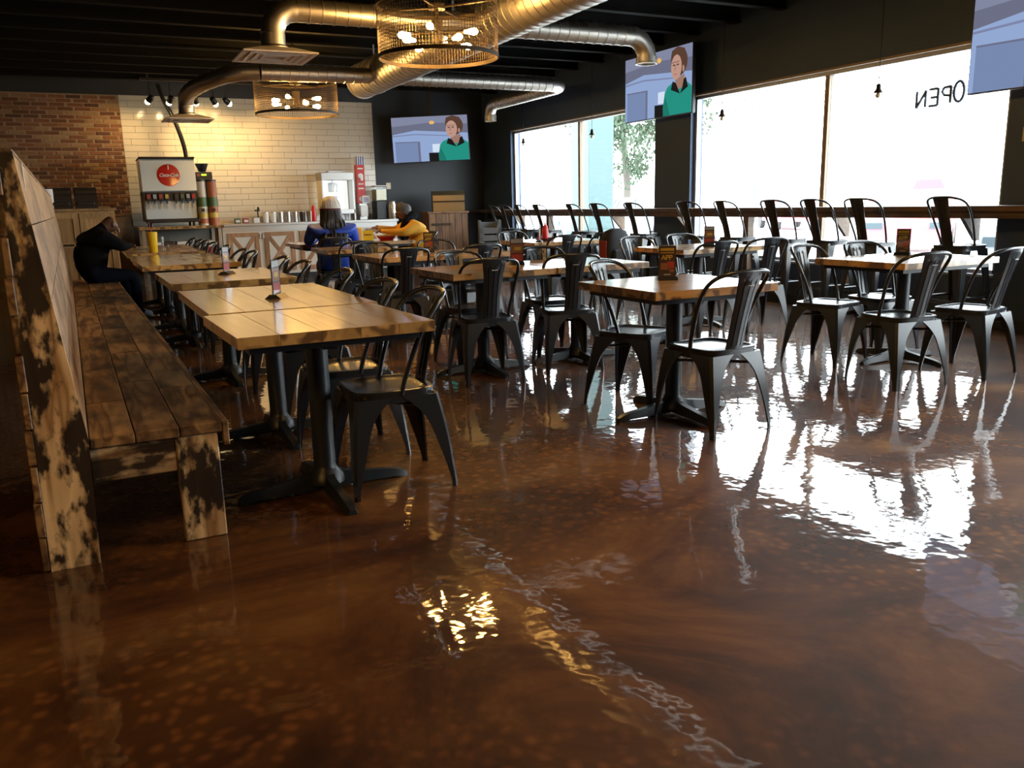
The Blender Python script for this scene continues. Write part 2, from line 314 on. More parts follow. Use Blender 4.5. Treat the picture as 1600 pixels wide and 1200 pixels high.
pbr('hazed_wall', (.046, .084, .165), .5, noise=.25, nscale=3)  # blue in this base colour stands in for haze near the windows
struct(wr.build('wall_right', 'hazed_wall'))
struct(MB().box(WX-.02, WX, FY, BY, 0, .10).build('baseboard_right', 'black_wall'))
struct(MB().box(LX-.2, LX, FY, BY, 0, CZ).build('wall_left', 'black_wall'))
struct(MB().box(LX, WX, FY-.2, FY, 0, CZ).build('wall_front', 'black_wall'))
TX0, TX1, TZ1 = .70, 5.06, 3.15
wb = MB().box(LX-.2, WX+.2, BY, BY+.2, 0, CZ); wall_back = struct(wb.build('wall_back', 'black_wall'))
MB().box(LX, TX0, BY-.025, BY, 0, TZ1).build('mortar_bed', 'mortar', wall_back)
MB().box(TX0, TX1, BY-.025, BY, 0, TZ1).build('grout_bed', 'grout', wall_back)
# wall tiles, 4 x 16 inch, running bond
TP, TH = .409, .1035
full = MB().bbox(0, TP-.005, -.008, 0, 0, TH-.005, .0015).mesh('tile', 'white_tile')
zt = 1.0; row = 0
while zt < TZ1-.02:
    x = TX0 - (0, .5*TP)[row % 2] - (.08 if row % 3 == 1 else 0); hh = min(TH-.005, TZ1-zt)
    while x < TX1-.01:
        a, b = max(x, TX0), min(x+TP-.005, TX1)
        if b-a > .02:
            if a == x and b == x+TP-.005 and hh == TH-.005: inst('tile', full, wall_back, (x, BY-.025, zt))
            else: inst('tile', MB().bbox(0, b-a, -.008, 0, 0, hh, .0015).mesh('tile', 'white_tile'), wall_back, (a, BY-.025, zt))
        x += TP
    zt += TH; row += 1
# bricks
BP, BH = .252, .0635
bm_full = [MB().bbox(0, BP-.02-.01*k, -.010-.003*k, 0, 0, BH-.013, .005).mesh('brick', 'brick') for k in range(3)]
zb = 1.17; row = 0
while zb < TZ1-.03:
    x = -1.85 - (0, .5*BP)[row % 2] + random.uniform(-.02, .02)
    while x < TX0-.03:
        e = min(x+BP-.02, TX0-.004)
        if e-x > BP-.03: inst('brick', random.choice(bm_full), wall_back, (x, BY-.025, zb))
        else: inst('brick', MB().bbox(0, e-x, -.011, 0, 0, BH-.013, .005).mesh('brick', 'brick'), wall_back, (x, BY-.025, zb))
        x += BP
    zb += BH; row += 1
# windows
for n, (a, b, mu) in WIN.items():
    fx0, fx1 = WX+.06, WX+.13
    fr = MB()
    for (p, q, r_, s_) in ((a, b, SILL, SILL+.05), (a, b, HEAD-.05, HEAD), (a, a+.055, SILL, HEAD), (b-.055, b, SILL, HEAD)): fr.box(fx0, fx1, p, q, r_, s_)
    wd = struct(fr.build('window_%d' % n, 'aluminium'))
    MB().box(fx0, fx1, mu-.03, mu+.03, SILL+.05, HEAD-.05).build('mullion', 'tan_trim', wd)
    MB().box(WX-.01, fx0, a, b, HEAD-.012, HEAD+.012).build('head_trim', 'tan_trim', wd)
    MB().box(WX-.01, fx0, a, b, SILL-.01, SILL+.012).build('sill', 'aluminium', wd)
    for (p, q) in ((a+.055, mu-.03), (mu+.03, b-.055)):
        MB().box(WX+.09, WX+.098, p, q, SILL+.05, HEAD-.05).build('pane', 'window_glass', wd)
# OPEN painted on the outside of the near pane: reads mirrored from the room
strokes = {'N': [[(0,0),(0,1)],[(0,1),(.8,0)],[(.8,0),(.8,1)]], 'E': [[(0,0),(0,1)],[(0,1),(.75,1)],[(0,.5),(.6,.5)],[(0,0),(.75,0)]],
           'P': [[(0,0),(0,1)],[(0,1),(.6,.95),(.75,.72),(.55,.5),(0,.45)]], 'O': [[(.4+.42*math.cos(t*PI/8), .5+.52*math.sin(t*PI/8)) for t in range(17)]]}
op = MB(); lh = .155; adv = .135
for i, ch in enumerate('OPEN'):
    y0 = 5.44 + i*adv           # from the room +y runs leftwards, so the word reads mirrored
    for st in strokes[ch]: op.tube([(WX+.104, y0+u*lh*.8, 2.06+v*lh*(1.15 if ch == 'O' else 1)+(3-i)*.006) for u, v in st], .014, 6)
tag(op.build('window_lettering', 'window_paint'), 'dark painted word OPEN seen mirrored on the near window pane', 'lettering')

# ------------------------------------------------------------------ ducts, diffusers
def spiral(mb, pts, r, pitch=.11, n=20):
    pts = [Vector(p) for p in pts]; out = []; rr = []
    for i in range(len(pts)-1):
        d = (pts[i+1]-pts[i]).length; k = max(1, round(d/pitch))
        for j in range(k):
            for tt, q in ((0, r+.006), (.07, r+.006), (.10, r), (.97, r)):
                out.append(pts[i].lerp(pts[i+1], (j+tt)/k)); rr.append(q)
    out.append(pts[-1]); rr.append(r)
    mb.tube(out, rr, n); return mb
def elbow(p, d0, d1, R_, k=7):
    """arc points from p heading d0 turning to d1 with radius R_"""
    d0, d1, p = Vector(d0), Vector(d1), Vector(p); c = p + d1*R_
    return [c - d1*R_*math.cos(a) + d0*R_*math.sin(a) for a in [PI/2*i/k for i in range(k+1)]]
DZ, MX, DR = 2.93, 3.62, .225
du = thing('main_duct', 'thick spiral galvanised duct running the length of the ceiling', 'duct', (MX, 0, 0))
spiral(MB(), [(0, -3.5, DZ), (0, 11.75, DZ)], DR, .13, 28).build('duct_run', 'galvanised', du, 50)
MB().lathe([(DR+.012, 0), (DR+.012, .04), (DR, .05)], 28, M=Matrix.Translation((0, 11.72, DZ)) @ Matrix.Rotation(-PI/2, 4, 'X')).build('end_cap', 'galvanised', du, 30)
for y in (2.5, 5.5, 8.5, 11.2): MB().tube([(DR+.008)*Vector((math.cos(t), 0, math.sin(t))) + Vector((0, y, DZ)) for t in [2*PI*i/24 for i in range(24)]], .006, 5, closed=True).box(-.01, .01, y-.002, y+.002, DZ+DR, JZ).build('hanger_strap', 'galvanised', du)
def diffuser(par, x, y, z):
    MB().lathe([(.10, .19), (.10, .10), (.13, .08), (.13, .05)], 20, (x, y, z)).build('collar', 'galvanised', par, 30)
    pl = MB(); S = [(.13, .07), (.30, .012), (.30, 0), (.265, 0), (.255, .012)]
    pl.loft([[(x+s*a, y+s*b, z+h) for a, b in ((-1,-1),(1,-1),(1,1),(-1,1))] for s, h in S])
    dp = pl.build('diffuser_plate', 'diffuser_metal', par)
    for s in (.20, .14, .08):
        v = MB(); v.loft([[(x+q*a, y+q*b, z+h) for a, b in ((-1,-1),(1,-1),(1,1),(-1,1))] for q, h in ((s, .0), (s+.03, -.002), (s+.03, .006), (s, .008))], caps=False, closed=True)
        v.build('vane', 'diffuser_metal', dp)
BR = .095
# branch 1: near left, ends in a diffuser
t = thing('branch_duct', 'spiral branch duct bending down to a square diffuser at upper left centre', 'duct', (0, 0, 0), 0, 'branch ducts off the main duct')
p0 = Vector((MX-DR+.02, 7.5, DZ-.07)); ex = 1.56; ez = DZ-.07
el = elbow((ex+.20, 7.5, ez), (-1,0,0), (0,0,-1), .20)
spiral(MB(), [p0, el[0]], BR).build('duct_run', 'galvanised', t, 50)
MB().tube(el, [BR+(.004 if i % 2 else 0) for i in range(len(el))], 20).build('elbow', 'galvanised', t, 50)
diffuser(t, ex, 7.5, 2.47)
# branch 2: far left
t = thing('branch_duct', 'spiral branch duct sloping away to a square diffuser before the tiled wall', 'duct', (0, 0, 0), 0, 'branch ducts off the main duct')
el = crom([(2.05, 10.74, DZ-.10), (1.75, 10.85, DZ-.11), (1.50, 11.35, DZ-.15), (1.37, 11.85, DZ-.2), (1.34, 12.12, DZ-.26), (1.34, 12.2, DZ-.36)], 5)
spiral(MB(), [(MX-DR+.02, 10.74, DZ-.08), (2.05, 10.74, DZ-.10)], BR).build('duct_run', 'galvanised', t, 50)
MB().tube(el, [BR+(.004 if i % 2 else 0) for i in range(len(el))], 20).build('elbow', 'galvanised', t, 50)
diffuser(t, 1.34, 12.2, 2.40)
# branch 3: near right, open outlet
t = thing('branch_duct', 'spiral branch duct ending in an open downward outlet near the hanging screen', 'duct', (0, 0, 0), 0, 'branch ducts off the main duct')
el = elbow((5.13, 7.5, DZ-.07), (1,0,0), (0,0,-1), .20)
spiral(MB(), [(MX+DR-.02, 7.5, DZ-.07), el[0]], BR).build('duct_run', 'galvanised', t, 50)
MB().tube(el, [BR+(.004 if i % 2 else 0) for i in range(len(el))], 20).build('elbow', 'galvanised', t, 50)
MB().lathe([(BR+.012, 0), (BR+.012, -.05), (BR+.02, -.055), (BR+.02, -.07), (BR, -.07), (BR, 0)], 20, (el[-1].x, el[-1].y, el[-1].z+.01)).build('outlet_collar', 'galvanised', t, 30)
# branch 4: far right, turns along the window wall then down
t = thing('branch_duct', 'spiral branch duct turning along the window wall to a short drop outlet', 'duct', (0, 0, 0), 0, 'branch ducts off the main duct')
el = elbow((6.26, 11.2, DZ-.02), (1,0,0), (0,1,0), .24)
spiral(MB(), [(MX+DR-.02, 11.2, DZ-.02), el[0]], BR).build('duct_run', 'galvanised', t, 50)
MB().tube(el, [BR+(.004 if i % 2 else 0) for i in range(len(el))], 20).build('elbow', 'galvanised', t, 50)
e2 = elbow((6.5, 13.6, DZ-.02), (0,1,0), (0,0,-1), .17)
spiral(MB(), [el[-1], e2[0]], BR).build('duct_run', 'galvanised', t, 50)
MB().tube(e2, [BR+(.004 if i % 2 else 0) for i in range(len(e2))], 20).build('elbow', 'galvanised', t, 50)
MB().lathe([(BR+.008, 0), (BR+.008, -.10), (BR-.004, -.10), (BR-.004, 0)], 20, tuple(e2[-1])).build('outlet_collar', 'galvanised', t, 30)

# ------------------------------------------------------------------ chandeliers
def chandelier(loc, label, rad=.53):
    x, y, z = loc; R_, Hh = rad, .40
    t = thing('drum_chandelier', label, 'chandelier', loc, 0, 'mesh drum chandeliers')
    for zz, nm in ((0, 'bottom_rim'), (Hh, 'top_rim')):
        MB().loft([[(q*math.cos(2*PI*k/64), q*math.sin(2*PI*k/64), zz+h) for k in range(64)] for q, h in ((R_+.004, 0), (R_+.004, .03), (R_-.004, .03), (R_-.004, 0))], caps=False, closed=True).build(nm, 'dark_bronze', t, 30)
    ms = MB()
    for k in range(120):
        a = 2*PI*k/120; ms.tube([(R_*math.cos(a), R_*math.sin(a), .02), (R_*math.cos(a), R_*math.sin(a), Hh)], .0019, 4, False)
    for j in range(1, 14): ms.tube([(R_*math.cos(2*PI*k/72), R_*math.sin(2*PI*k/72), .02+j*(Hh-.02)/14) for k in range(72)], .0019, 4, closed=True)
    o = ms.build('wire_mesh', 'bronze_mesh', t); o['kind'] = 'stuff'
    for k in range(4):
        a = PI/4+k*PI/2; MB().tube([(0, 0, Hh-.005), (R_*math.cos(a), R_*math.sin(a), Hh+.01)], .008, 6).build('spoke', 'dark_bronze', t)
    MB().cyl(0, 0, .14, JZ-z, .016, 10).cyl(0, 0, .10, .30, .045, 14).cyl(0, 0, Hh-.02, Hh+.02, .07, 16).build('stem', 'dark_bronze', t, 30)
    for k in range(8):
        a = 2*PI*k/8+.2; h = .20 if k % 2 else .125; d = Vector((math.cos(a), math.sin(a), 0))
        arm = MB().tube([d*.03+Vector((0,0,h)), d*.17+Vector((0,0,h))], .008, 6).tube([d*.15+Vector((0,0,h)), d*.22+Vector((0,0,h))], .017, 8).build('lamp_arm', 'dark_bronze', t, 30)
        Mx = Matrix.Translation(d*.22+Vector((0,0,h))) @ Matrix.Rotation(a, 4, 'Z') @ Matrix.Rotation(PI/2, 4, 'Y')
        MB().lathe([(.012, 0), (.014, .02), (.024, .055), (.028, .08), (.023, .10), (.010, .112)], 10, M=Mx).build('bulb', 'bulb_glow', arm, 60)
chandelier((2.74, 6.77, 2.41), 'large mesh drum chandelier with glowing bulbs hanging nearest the camera', .49)
chandelier((2.63, 11.5, 2.43), 'farther mesh drum chandelier hanging before the white tiled wall')
chandelier((2.97, 2.4, 2.50), 'added mesh drum chandelier overhead beside the camera, unseen above the frame')  # unseen lamp, added to light the foreground
chandelier((-1.6, .6, 2.50), 'added mesh drum chandelier overhead behind the bench, unseen out of frame')  # also added out of view, for more light at the near end
# small pendants along the window ledge
for i, (y, z) in enumerate(((8.40, 2.20), (11.4, 2.22), (13.7, 2.26), (6.10, 2.20))):
    t = thing('pendant_lamp', ['bare bulb pendant hanging before the middle window, second from right', 'bare bulb pendant in front of the pale blue column', 'bare bulb pendant at the far left window edge', 'bare bulb pendant before the near window, left of the painted word'][i], 'pendant lamp', (7.1, y, z), 0, 'small pendants above the window ledge')
    MB().cyl(0, 0, .10, JZ-z, .004, 6).build('cord', 'black_plastic', t)
    MB().lathe([(.010, .10), (.022, .085), (.024, .05), (.045, .02), (.045, .012), (.015, .012)], 12).build('socket', 'dark_bronze', t, 40)
    MB().sphere((0, 0, -.012), .026, 10, 6).build('bulb', 'ivory', t, 60)
# track spots on the tiled wall
tr = thing('track_light', 'black ceiling track with five small spotlights before the tiled wall', 'track light', (0, 0, 0))
MB().box(1.0, 2.85, 15.0, 15.04, 3.27, 3.31).box(1.1, 1.13, 15.0, 15.04, 3.31, CZ).box(2.7, 2.73, 15.0, 15.04, 3.31, CZ).build('track', 'black_plastic', tr)
for i, (x, tx, tz, pw) in enumerate(((1.12, .30, 2.1, 22), (1.42, 1.0, 2.1, 14), (1.80, 2.0, 2.3, 52), (2.08, 2.9, 1.9, 36), (2.28, 3.9, 1.9, 30))):
    p = Vector((x, 15.02, 2.99)); d = (Vector((tx, BY, tz))-p).normalized(); q = d.to_track_quat('Z', 'Y').to_matrix().to_4x4()
    hd = MB().lathe([(.022, -.07), (.044, -.05), (.050, .05), (.040, .05), (.034, .03)], 14, M=Matrix.Translation(p) @ q).tube([p, (x, 15.02, 3.27)], .008, 6).build('spot_head', 'black_plastic', tr, 40)
    MB().lathe([(.036, .036), (.044, .055), (.042, .085), (.026, .105), (.004, .112)], 14, M=Matrix.Translation(p) @ q).build('lens', 'spot_lens', hd)
    l = bpy.data.lights.new('spot', 'SPOT'); l.energy = pw; l.color = (1., .64, .25); l.spot_size = math.radians(95); l.spot_blend = .9; l.shadow_soft_size = .03
    o = bpy.data.objects.new('spot_lamp', l); COL.objects.link(o); o.parent = tr; o.matrix_local = Matrix.Translation(p+d*.13) @ (-d).to_track_quat('Z', 'Y').to_matrix().to_4x4()
tag(MB().tube(crom([(1.30, 15.6, 3.3), (1.36, 15.55, 3.05), (1.50, 15.5, 2.7), (1.60, 15.48, 2.3), (1.62, 15.46, 1.95)], 6), .035, 10).build('flexible_conduit', 'black_plastic', None, 50), 'black flexible conduit dropping from the ceiling behind the soda fountain', 'conduit')

# ------------------------------------------------------------------ screens
def screen(loc, rz, tilt, W_, H_, label, roll=0., pole=None, wall=None):
    t = thing('wall_television', label, 'television', loc, 0, 'televisions showing the same programme')
    t.rotation_euler = Euler((tilt, roll, rz), 'XYZ')
    MB().bbox(-W_/2, W_/2, 0, .05, -H_/2, H_/2, .006).build('housing', 'black_plastic', t)
    scm = MB().box(-W_/2+.012, W_/2-.012, -.003, 0, -H_/2+.012, H_/2-.014).build('screen', 'black_plastic', t)
    b = .012; iw, ih = W_-2*b, H_-2*b
    pic = MB(); cols = []
    def poly(col, pts, lay):
        nm = 'scr_%s' % '_'.join('%d' % (c*100) for c in col)
        if nm not in MATS: emis(nm, col, .5)
        if nm not in cols: cols.append(nm)
        pic.cur = cols.index(nm)
        pic.add([(-iw/2+u*iw, -.004-.0006*lay, -ih/2+v*ih) for u, v in pts], [tuple(range(len(pts)))])
    def el(cx, cyy, a, b_, n=18, a0=0, a1=2*PI): return [(cx+a*math.cos(a0+(a1-a0)*k/n), cyy+b_*math.sin(a0+(a1-a0)*k/n)) for k in range(n+(1 if a1-a0 < 6.2 else 0))]
    poly((.31, .42, .68), [(0,0),(1,0),(1,1),(0,1)], 0)
    poly((.16, .17, .25), [(0,.62),(.3,.70),(1,.60),(1,1),(0,1)], 1)
    poly((.24, .26, .38), [(0,.80),(.5,.86),(1,.80),(1,1),(0,1)], 2)
    poly((.22, .25, .42), [(0,.575),(.3,.60),(.75,.54),(.75,.56),(.3,.625),(0,.6)], 2)
    poly((.20, .27, .46), [(.03,0),(.33,0),(.33,.43),(.03,.44)], 1)
    poly((.16, .17, .27), [(.33,0),(.36,0),(.36,.45),(.03,.46),(.03,.44),(.33,.43)], 2)
    poly((.70, .80, .95), [(.52,.2),(.62,.2),(.62,.38),(.52,.38)], 1)
    poly((.9, .5, .15), el(.53,.86,.035,.04), 3)
    poly((.015, .012, .012), [(.47,0),(.62,0),(.62,.18),(.47,.19)], 2)
    poly((.02, .30, .23), [(.60,0),(.595,.12),(.62,.34),(.66,.43),(.73,.48),(.90,.48),(.97,.42),(1,.38),(1,0)], 4)
    poly((.015, .20, .155), [(.60,0),(.595,.12),(.63,.30),(.68,.10),(.70,0)], 5)
    poly((.36, .20, .15), [(.78,.36),(.90,.40),(.90,.58),(.77,.52)], 5)
    poly((.012, .012, .014), [(.71,.38),(.735,.50),(.78,.47),(.84,.30)], 6); poly((.012, .012, .014), [(.84,.30),(.95,.38),(.92,.53),(.89,.50),(.87,.38)], 6)
    poly((.11, .055, .035), el(.825,.77,.115,.21), 6)
    poly((.55, .32, .25), el(.785,.70,.075,.185), 7)
    poly((.11, .055, .035), [(.70,.80),(.72,.95),(.80,1.0),(.90,.95),(.93,.75),(.91,.62),(.885,.60),(.875,.78),(.80,.89),(.73,.86)], 8)
    poly((.50, .28, .21), el(.885,.66,.014,.05), 9)
    for ex_ in (.752, .805): poly((.10, .05, .04), el(ex_,.735,.018,.012), 9); poly((.18, .09, .06), [(ex_-.025,.765),(ex_+.025,.775),(ex_+.025,.785),(ex_-.025,.778)], 9)
    poly((.42, .23, .17), [(.765,.735),(.785,.735),(.775,.655),(.755,.66)], 9); poly((.36, .10, .09), [(.75,.60),(.80,.605),(.775,.585)], 9)
    o = pic.build('programme_picture', cols, scm)
    if wall: MB().box(-.15, .15, .05, wall, -.12, .12).build('wall_bracket', 'black_plastic', t)
    if pole: MB().box(-.03, .03, .06, .12, H_/2-.2, pole).box(-.18, .18, .05, .07, -.15, .15).build('ceiling_pole', 'black_plastic', t)
    return t
screen((5.98, 15.35, 2.46), math.radians(-24), 0, 1.45, .84, 'large television on the black back wall beside the white tiles', roll=math.radians(-1.6), pole=.86)
screen((7.10, 9.74, 2.75), math.radians(-90), 0, 1.52, .865, 'television above the pier between the two window bays', wall=.25)
screen((7.02, 4.33, 2.50), math.radians(-90), math.radians(0), 1.52, .865, 'television cut off by the right edge at the top', wall=.33)

# ------------------------------------------------------------------ ledge and stools
lg = thing('window_ledge', 'long dark wooden drinks ledge running below the windows', 'ledge', (0, 0, 0))
y = 3.0
for L in (2.9, 2.9, 2.9, 2.9, 1.25):
    MB().bbox(6.99, WX-.005, y+.004, y+L-.004, 1.07, 1.12, .004).build('plank', 'ledge_wood', lg); y += L
MB().box(7.03, 7.07, 3.0, 14.8, 1.01, 1.07).build('apron', 'ledge_wood', lg)
for yy in (7.85, 12.75): MB().box(7.04, 7.13, yy-.045, yy+.045, 0, 1.02).build('post', 'ledge_wood', lg)
for yy in (5.1, 6.6, 9.3, 10.9, 14.2): MB().prism([(7.08, 1.05), (WX, 1.05), (WX, .80), (WX-.04, .80)], yy-.02, yy+.02, 1).build('bracket', 'ledge_wood', lg)

def leg_mesh(sx, sy, top, foot, ztop, wtop, name, wf=.024, pw=5):
    mb = MB(); rings = []; th = .010
    for q in (0, .06, .12, .25, .40, .55, .68, .76, .84, .90, .95, 1.0):
        z = ztop*q
        bend = .018*math.sin(PI*min(1, q*1.0))          # slight outward bow
        cx = foot[0]+(top[0]-foot[0])*q+bend*.5; cyy = foot[1]+(top[1]-foot[1])*q+bend*.5
        w_ = wf+.085*max(0, q-.08)+(wtop-wf-.078)*max(0, (q-.70)/.30)**2.0; b = min(.014, w_*.4)
        pts = [(b, 0), (w_, 0), (w_, th), (b+th*.6, th), (th, b+th*.6), (th, w_), (0, w_), (0, b)]
        rings.append([(sx*(cx-u), sy*(cyy-v), z) for u, v in pts])
    mb.loft(rings); return mb.mesh(name, 'gunmetal', 35)
def seat_mesh(hw, hd, z, skirt):
    mb = MB(); n = 28; rings = []
    def ring(s, zz):
        r = []
        for k in range(n):
            a = 2*PI*k/n; c_, s_ = math.cos(a), math.sin(a); e = .42
            r.append((s*hw*math.copysign(abs(c_)**e, c_), s*hd*math.copysign(abs(s_)**e, s_), zz))
        return r
    for s, zz in ((1.03, z-skirt), (1.02, z-.02), (1.035, z-.012), (1.03, z-.002), (.99, z), (.93, z-.001), (.90, z-.006), (.5, z-.010), (.05, z-.011)): rings.append(ring(s, zz))
    mb.loft(rings); return mb.mesh('seat', 'gunmetal', 40)
def plate_mesh(pts, name='backrest'):
    """pts: (y, z, half width); ribbed pressed plate"""
    us = [-1, -.97, -.60, -.54, -.48, -.06, 0, .06, .48, .54, .60, .97, 1]; P = crom([(y, z, hw) for y, z, hw in pts], 4); mb = MB(); n = len(P)
    front = []; back = []
    for i, p in enumerate(P):
        rib = .006 if 2 < i < n-5 else 0
        for u in us:
            o = rib if u in (-.54, 0, .54) else 0; curve = -.012*(1-u*u)
            front.append((u*p[2], p[0]+curve+.003+o, p[1])); back.append((u*p[2], p[0]+curve-.003+o, p[1]))
    k = len(us); fs = []
    for i in range(n-1):
        for j in range(k-1):
            a = i*k+j; fs.append((a, a+1, a+k+1, a+k)); fs.append((a+n*k, a+k+n*k, a+k+1+n*k, a+1+n*k))
    for i in range(n-1):
        for j in (0, k-1): a = i*k+j; fs.append((a, a+k, a+k+n*k, a+n*k))
    for j in range(k-1):
        for i in (0, n-1): a = i*k+j; fs.append((a, a+1, a+1+n*k, a+n*k))
    mb.add(front+back, fs); return mb.mesh(name, 'gunmetal', 35)
SEAT = .46
chair_meshes = {
 'seat': seat_mesh(.182, .182, SEAT, .055),
 'hoop': MB().tube(crom([(.180, -.02, .44), (.188, -.04, .52), (.206, -.095, .67), (.212, -.150, .775), (.190, -.205, .836), (.12, -.252, .864), (0, -.268, .870), (-.12, -.252, .864), (-.190, -.205, .836), (-.212, -.150, .775), (-.206, -.095, .67), (-.188, -.04, .52), (-.180, -.02, .44)], 4), .0115, 8).mesh('back_hoop', 'gunmetal', 60),
 'plate': plate_mesh([(-.160, .445, .062), (-.172, .50, .060), (-.200, .62, .060), (-.232, .74, .067), (-.258, .83, .080), (-.266, .868, .082)]),
 'slot': MB().box(-.022, .022, -.274, -.270, .795, .800).mesh('slot', 'card_grey'),
 'brace1': MB().tube([(-.16, -.17, .37), (.16, .17, .37)], .008, 6).mesh('brace', 'gunmetal'), 'brace2': MB().tube([(.16, -.17, .364), (-.16, .17, .364)], .008, 6).mesh('brace', 'gunmetal')}
for i, (sx, sy) in enumerate(((1,1),(-1,1),(1,-1),(-1,-1))):
    chair_meshes['leg%d' % i] = leg_mesh(sx, sy, (.188, .188), (.222, .222 if sy > 0 else .25), SEAT-.03, .165, 'leg')
def chair(label, x, y, face, group):
    """face: heading in degrees the sitter looks (0 = +y, 90 = -x)"""
    t = thing('metal_chair', label, 'chair', (x, y, 0), math.radians(face), group)
    inst('seat', chair_meshes['seat'], t); inst('back_hoop', chair_meshes['hoop'], t)
    pl = inst('backrest', chair_meshes['plate'], t); inst('slot', chair_meshes['slot'], pl)
    for i in range(4): inst('leg', chair_meshes['leg%d' % i], t)
    inst('brace', chair_meshes['brace1'], t); inst('brace', chair_meshes['brace2'], t)
    return t
SZ = .78
stool_meshes = {'seat': seat_mesh(.172, .165, SZ, .05),
 'hoop': MB().tube(crom([(.172, -.02, SZ-.01), (.182, -.045, SZ+.07), (.202, -.115, SZ+.23), (.206, -.175, SZ+.335), (.180, -.228, SZ+.392), (.105, -.27, SZ+.417), (0, -.287, SZ+.422), (-.105, -.27, SZ+.417), (-.180, -.228, SZ+.392), (-.206, -.175, SZ+.335), (-.202, -.115, SZ+.23), (-.182, -.045, SZ+.07), (-.172, -.02, SZ-.01)], 4), .0105, 8).mesh('back_hoop', 'gunmetal', 60),
 'plate': plate_mesh([(-.148, SZ-.01, .060), (-.160, SZ+.05, .058), (-.195, SZ+.17, .058), (-.238, SZ+.29, .066), (-.274, SZ+.39, .076), (-.285, SZ+.42, .078)]), }
for i, (sx, sy) in enumerate(((1,1),(-1,1),(1,-1),(-1,-1))): stool_meshes['leg%d' % i] = leg_mesh(sx, sy, (.165, .165), (.215, .215), SZ-.03, .12, 'leg', pw=7)
for i, (a, b) in enumerate((((-1,-1),(1,-1)),((1,-1),(1,1)),((1,1),(-1,1)),((-1,1),(-1,-1)))):
    stool_meshes['rest%d' % i] = MB().tube([(.19*a[0], .19*a[1], .28+.03*(i % 2)), (.19*b[0], .19*b[1], .28+.03*(i % 2))], .011, 6).mesh('footrest', 'gunmetal', 60)
def stool(label, x, y, face):
    t = thing('bar_stool', label, 'stool', (x, y, 0), math.radians(face), 'tall metal stools along the window ledge')
    inst('seat', stool_meshes['seat'], t); inst('back_hoop', stool_meshes['hoop'], t); inst('backrest', stool_meshes['plate'], t)
    for i in range(4): inst('leg', stool_meshes['leg%d' % i], t)
    for i in range(4): inst('footrest', stool_meshes['rest%d' % i], t)
ords = ['first', 'second', 'third', 'fourth', 'fifth', 'sixth', 'seventh', 'eighth', 'ninth', 'tenth', 'eleventh', 'twelfth', 'thirteenth']
for i, (yy, j) in enumerate(((5.03, -4), (5.98, 3), (6.56, -2), (7.16, 2), (7.96, -3), (8.69, 5), (9.88, 0), (10.80, 4), (11.50, -3), (12.62, 2), (13.3, -4), (13.95, 3), (14.4, -3))):
    stool('tall black metal stool at the window ledge, %s from the right' % ords[i], 7.02, yy, -90+j)

# ------------------------------------------------------------------ tables
TT = .775
foot_m = []
for k in range(4):
    a = k*PI/2; d = Vector((math.cos(a), math.sin(a), 0)); n_ = Vector((-d.y, d.x, 0)); rings = []
    for s, hw, z0, z1 in ((.02, .035, .02, .10), (.10, .032, .015, .075), (.22, .030, .012, .058), (.32, .030, .010, .045), (.36, .026, .0, .034), (.385, .020, .0, .02)):
        rings.append([d*s+n_*hw+Vector((0,0,z0)), d*s-n_*hw+Vector((0,0,z0)), d*s-n_*hw*.6+Vector((0,0,z1)), d*s+n_*hw*.6+Vector((0,0,z1))])
    foot_m.append(MB().loft(rings).mesh('foot', 'cast_black', 50))
col_m = MB().lathe([(.085, .04), (.080, .075), (.055, .10), (.0475, .12), (.0475, TT-.10)], 20).mesh('column', 'cast_black', 40)
plank_cache = {}
def table(label, x0, x1, y0, y1, along, group, rz=0., npl=None):
    cx, cyy = (x0+x1)/2, (y0+y1)/2; W_, D_ = x1-x0, y1-y0
    t = thing('wooden_table', label, 'table', (cx, cyy, 0), rz, group)
    span = D_ if along == 0 else W_; n_ = npl or max(4, round(span/.15)); pw = span/n_
    key = (round(W_, 3), round(D_, 3), along)
    if key not in plank_cache:
        plank_cache[key] = (MB().bbox(-W_/2, W_/2, -pw/2+.0003, pw/2-.0003, TT-.045, TT, .0012) if along == 0 else MB().bbox(-pw/2+.0003, pw/2-.0003, -D_/2, D_/2, TT-.045, TT, .0012)).mesh('plank', 'table_wood' if along == 0 else 'table_wood_y')
    for i in range(n_):
        o = -span/2+pw*(i+.5); inst('plank', plank_cache[key], t, (0, o, 0) if along == 0 else (o, 0, 0))
    MB().box(-W_/2+.05, W_/2-.05, -D_/2+.05, D_/2-.05, TT-.075, TT-.045).build('top_frame', 'cast_black', t)
    for (px, py) in ([(0, 0)] if D_ < 1.15 else [(0, 0)]):
        inst('column', col_m, t, (px, py, 0)); MB().box(px-.22, px+.22, py-.03, py+.03, TT-.105, TT-.075).box(px-.03, px+.03, py-.22, py+.22, TT-.105, TT-.075).build('spider', 'cast_black', t)
        for k in range(4): inst('foot', foot_m[k], t, (px, py, 0))
    return t
GL = 'tables along the bench'; GM = 'tables in the middle of the room'
table('square wooden table nearest the camera, at the near end of the bench', .43, 1.225, 3.20, 3.985, 1, GL, math.radians(2))
table('long wooden table butted behind the nearest bench table', .44, 1.24, 4.02, 5.33, 1, GL, math.radians(.6))
table('third wooden table along the bench, with a menu stand seen edge-on', .43, 1.25, 5.88, 7.05, 1, GL, math.radians(1))
table('fourth wooden table along the bench', .37, 1.21, 7.98, 9.15, 1, GL, math.radians(1))
table('fifth wooden table along the bench, pressed to the fourth', .37, 1.21, 9.17, 9.98, 1, GL)
table('sixth bench table, with the man in black leaning on it', .36, 1.20, 10.45, 11.65, 1, GL)
table('last wooden table along the bench, nearest the soda fountain', .36, 1.20, 11.67, 12.85, 1, GL)
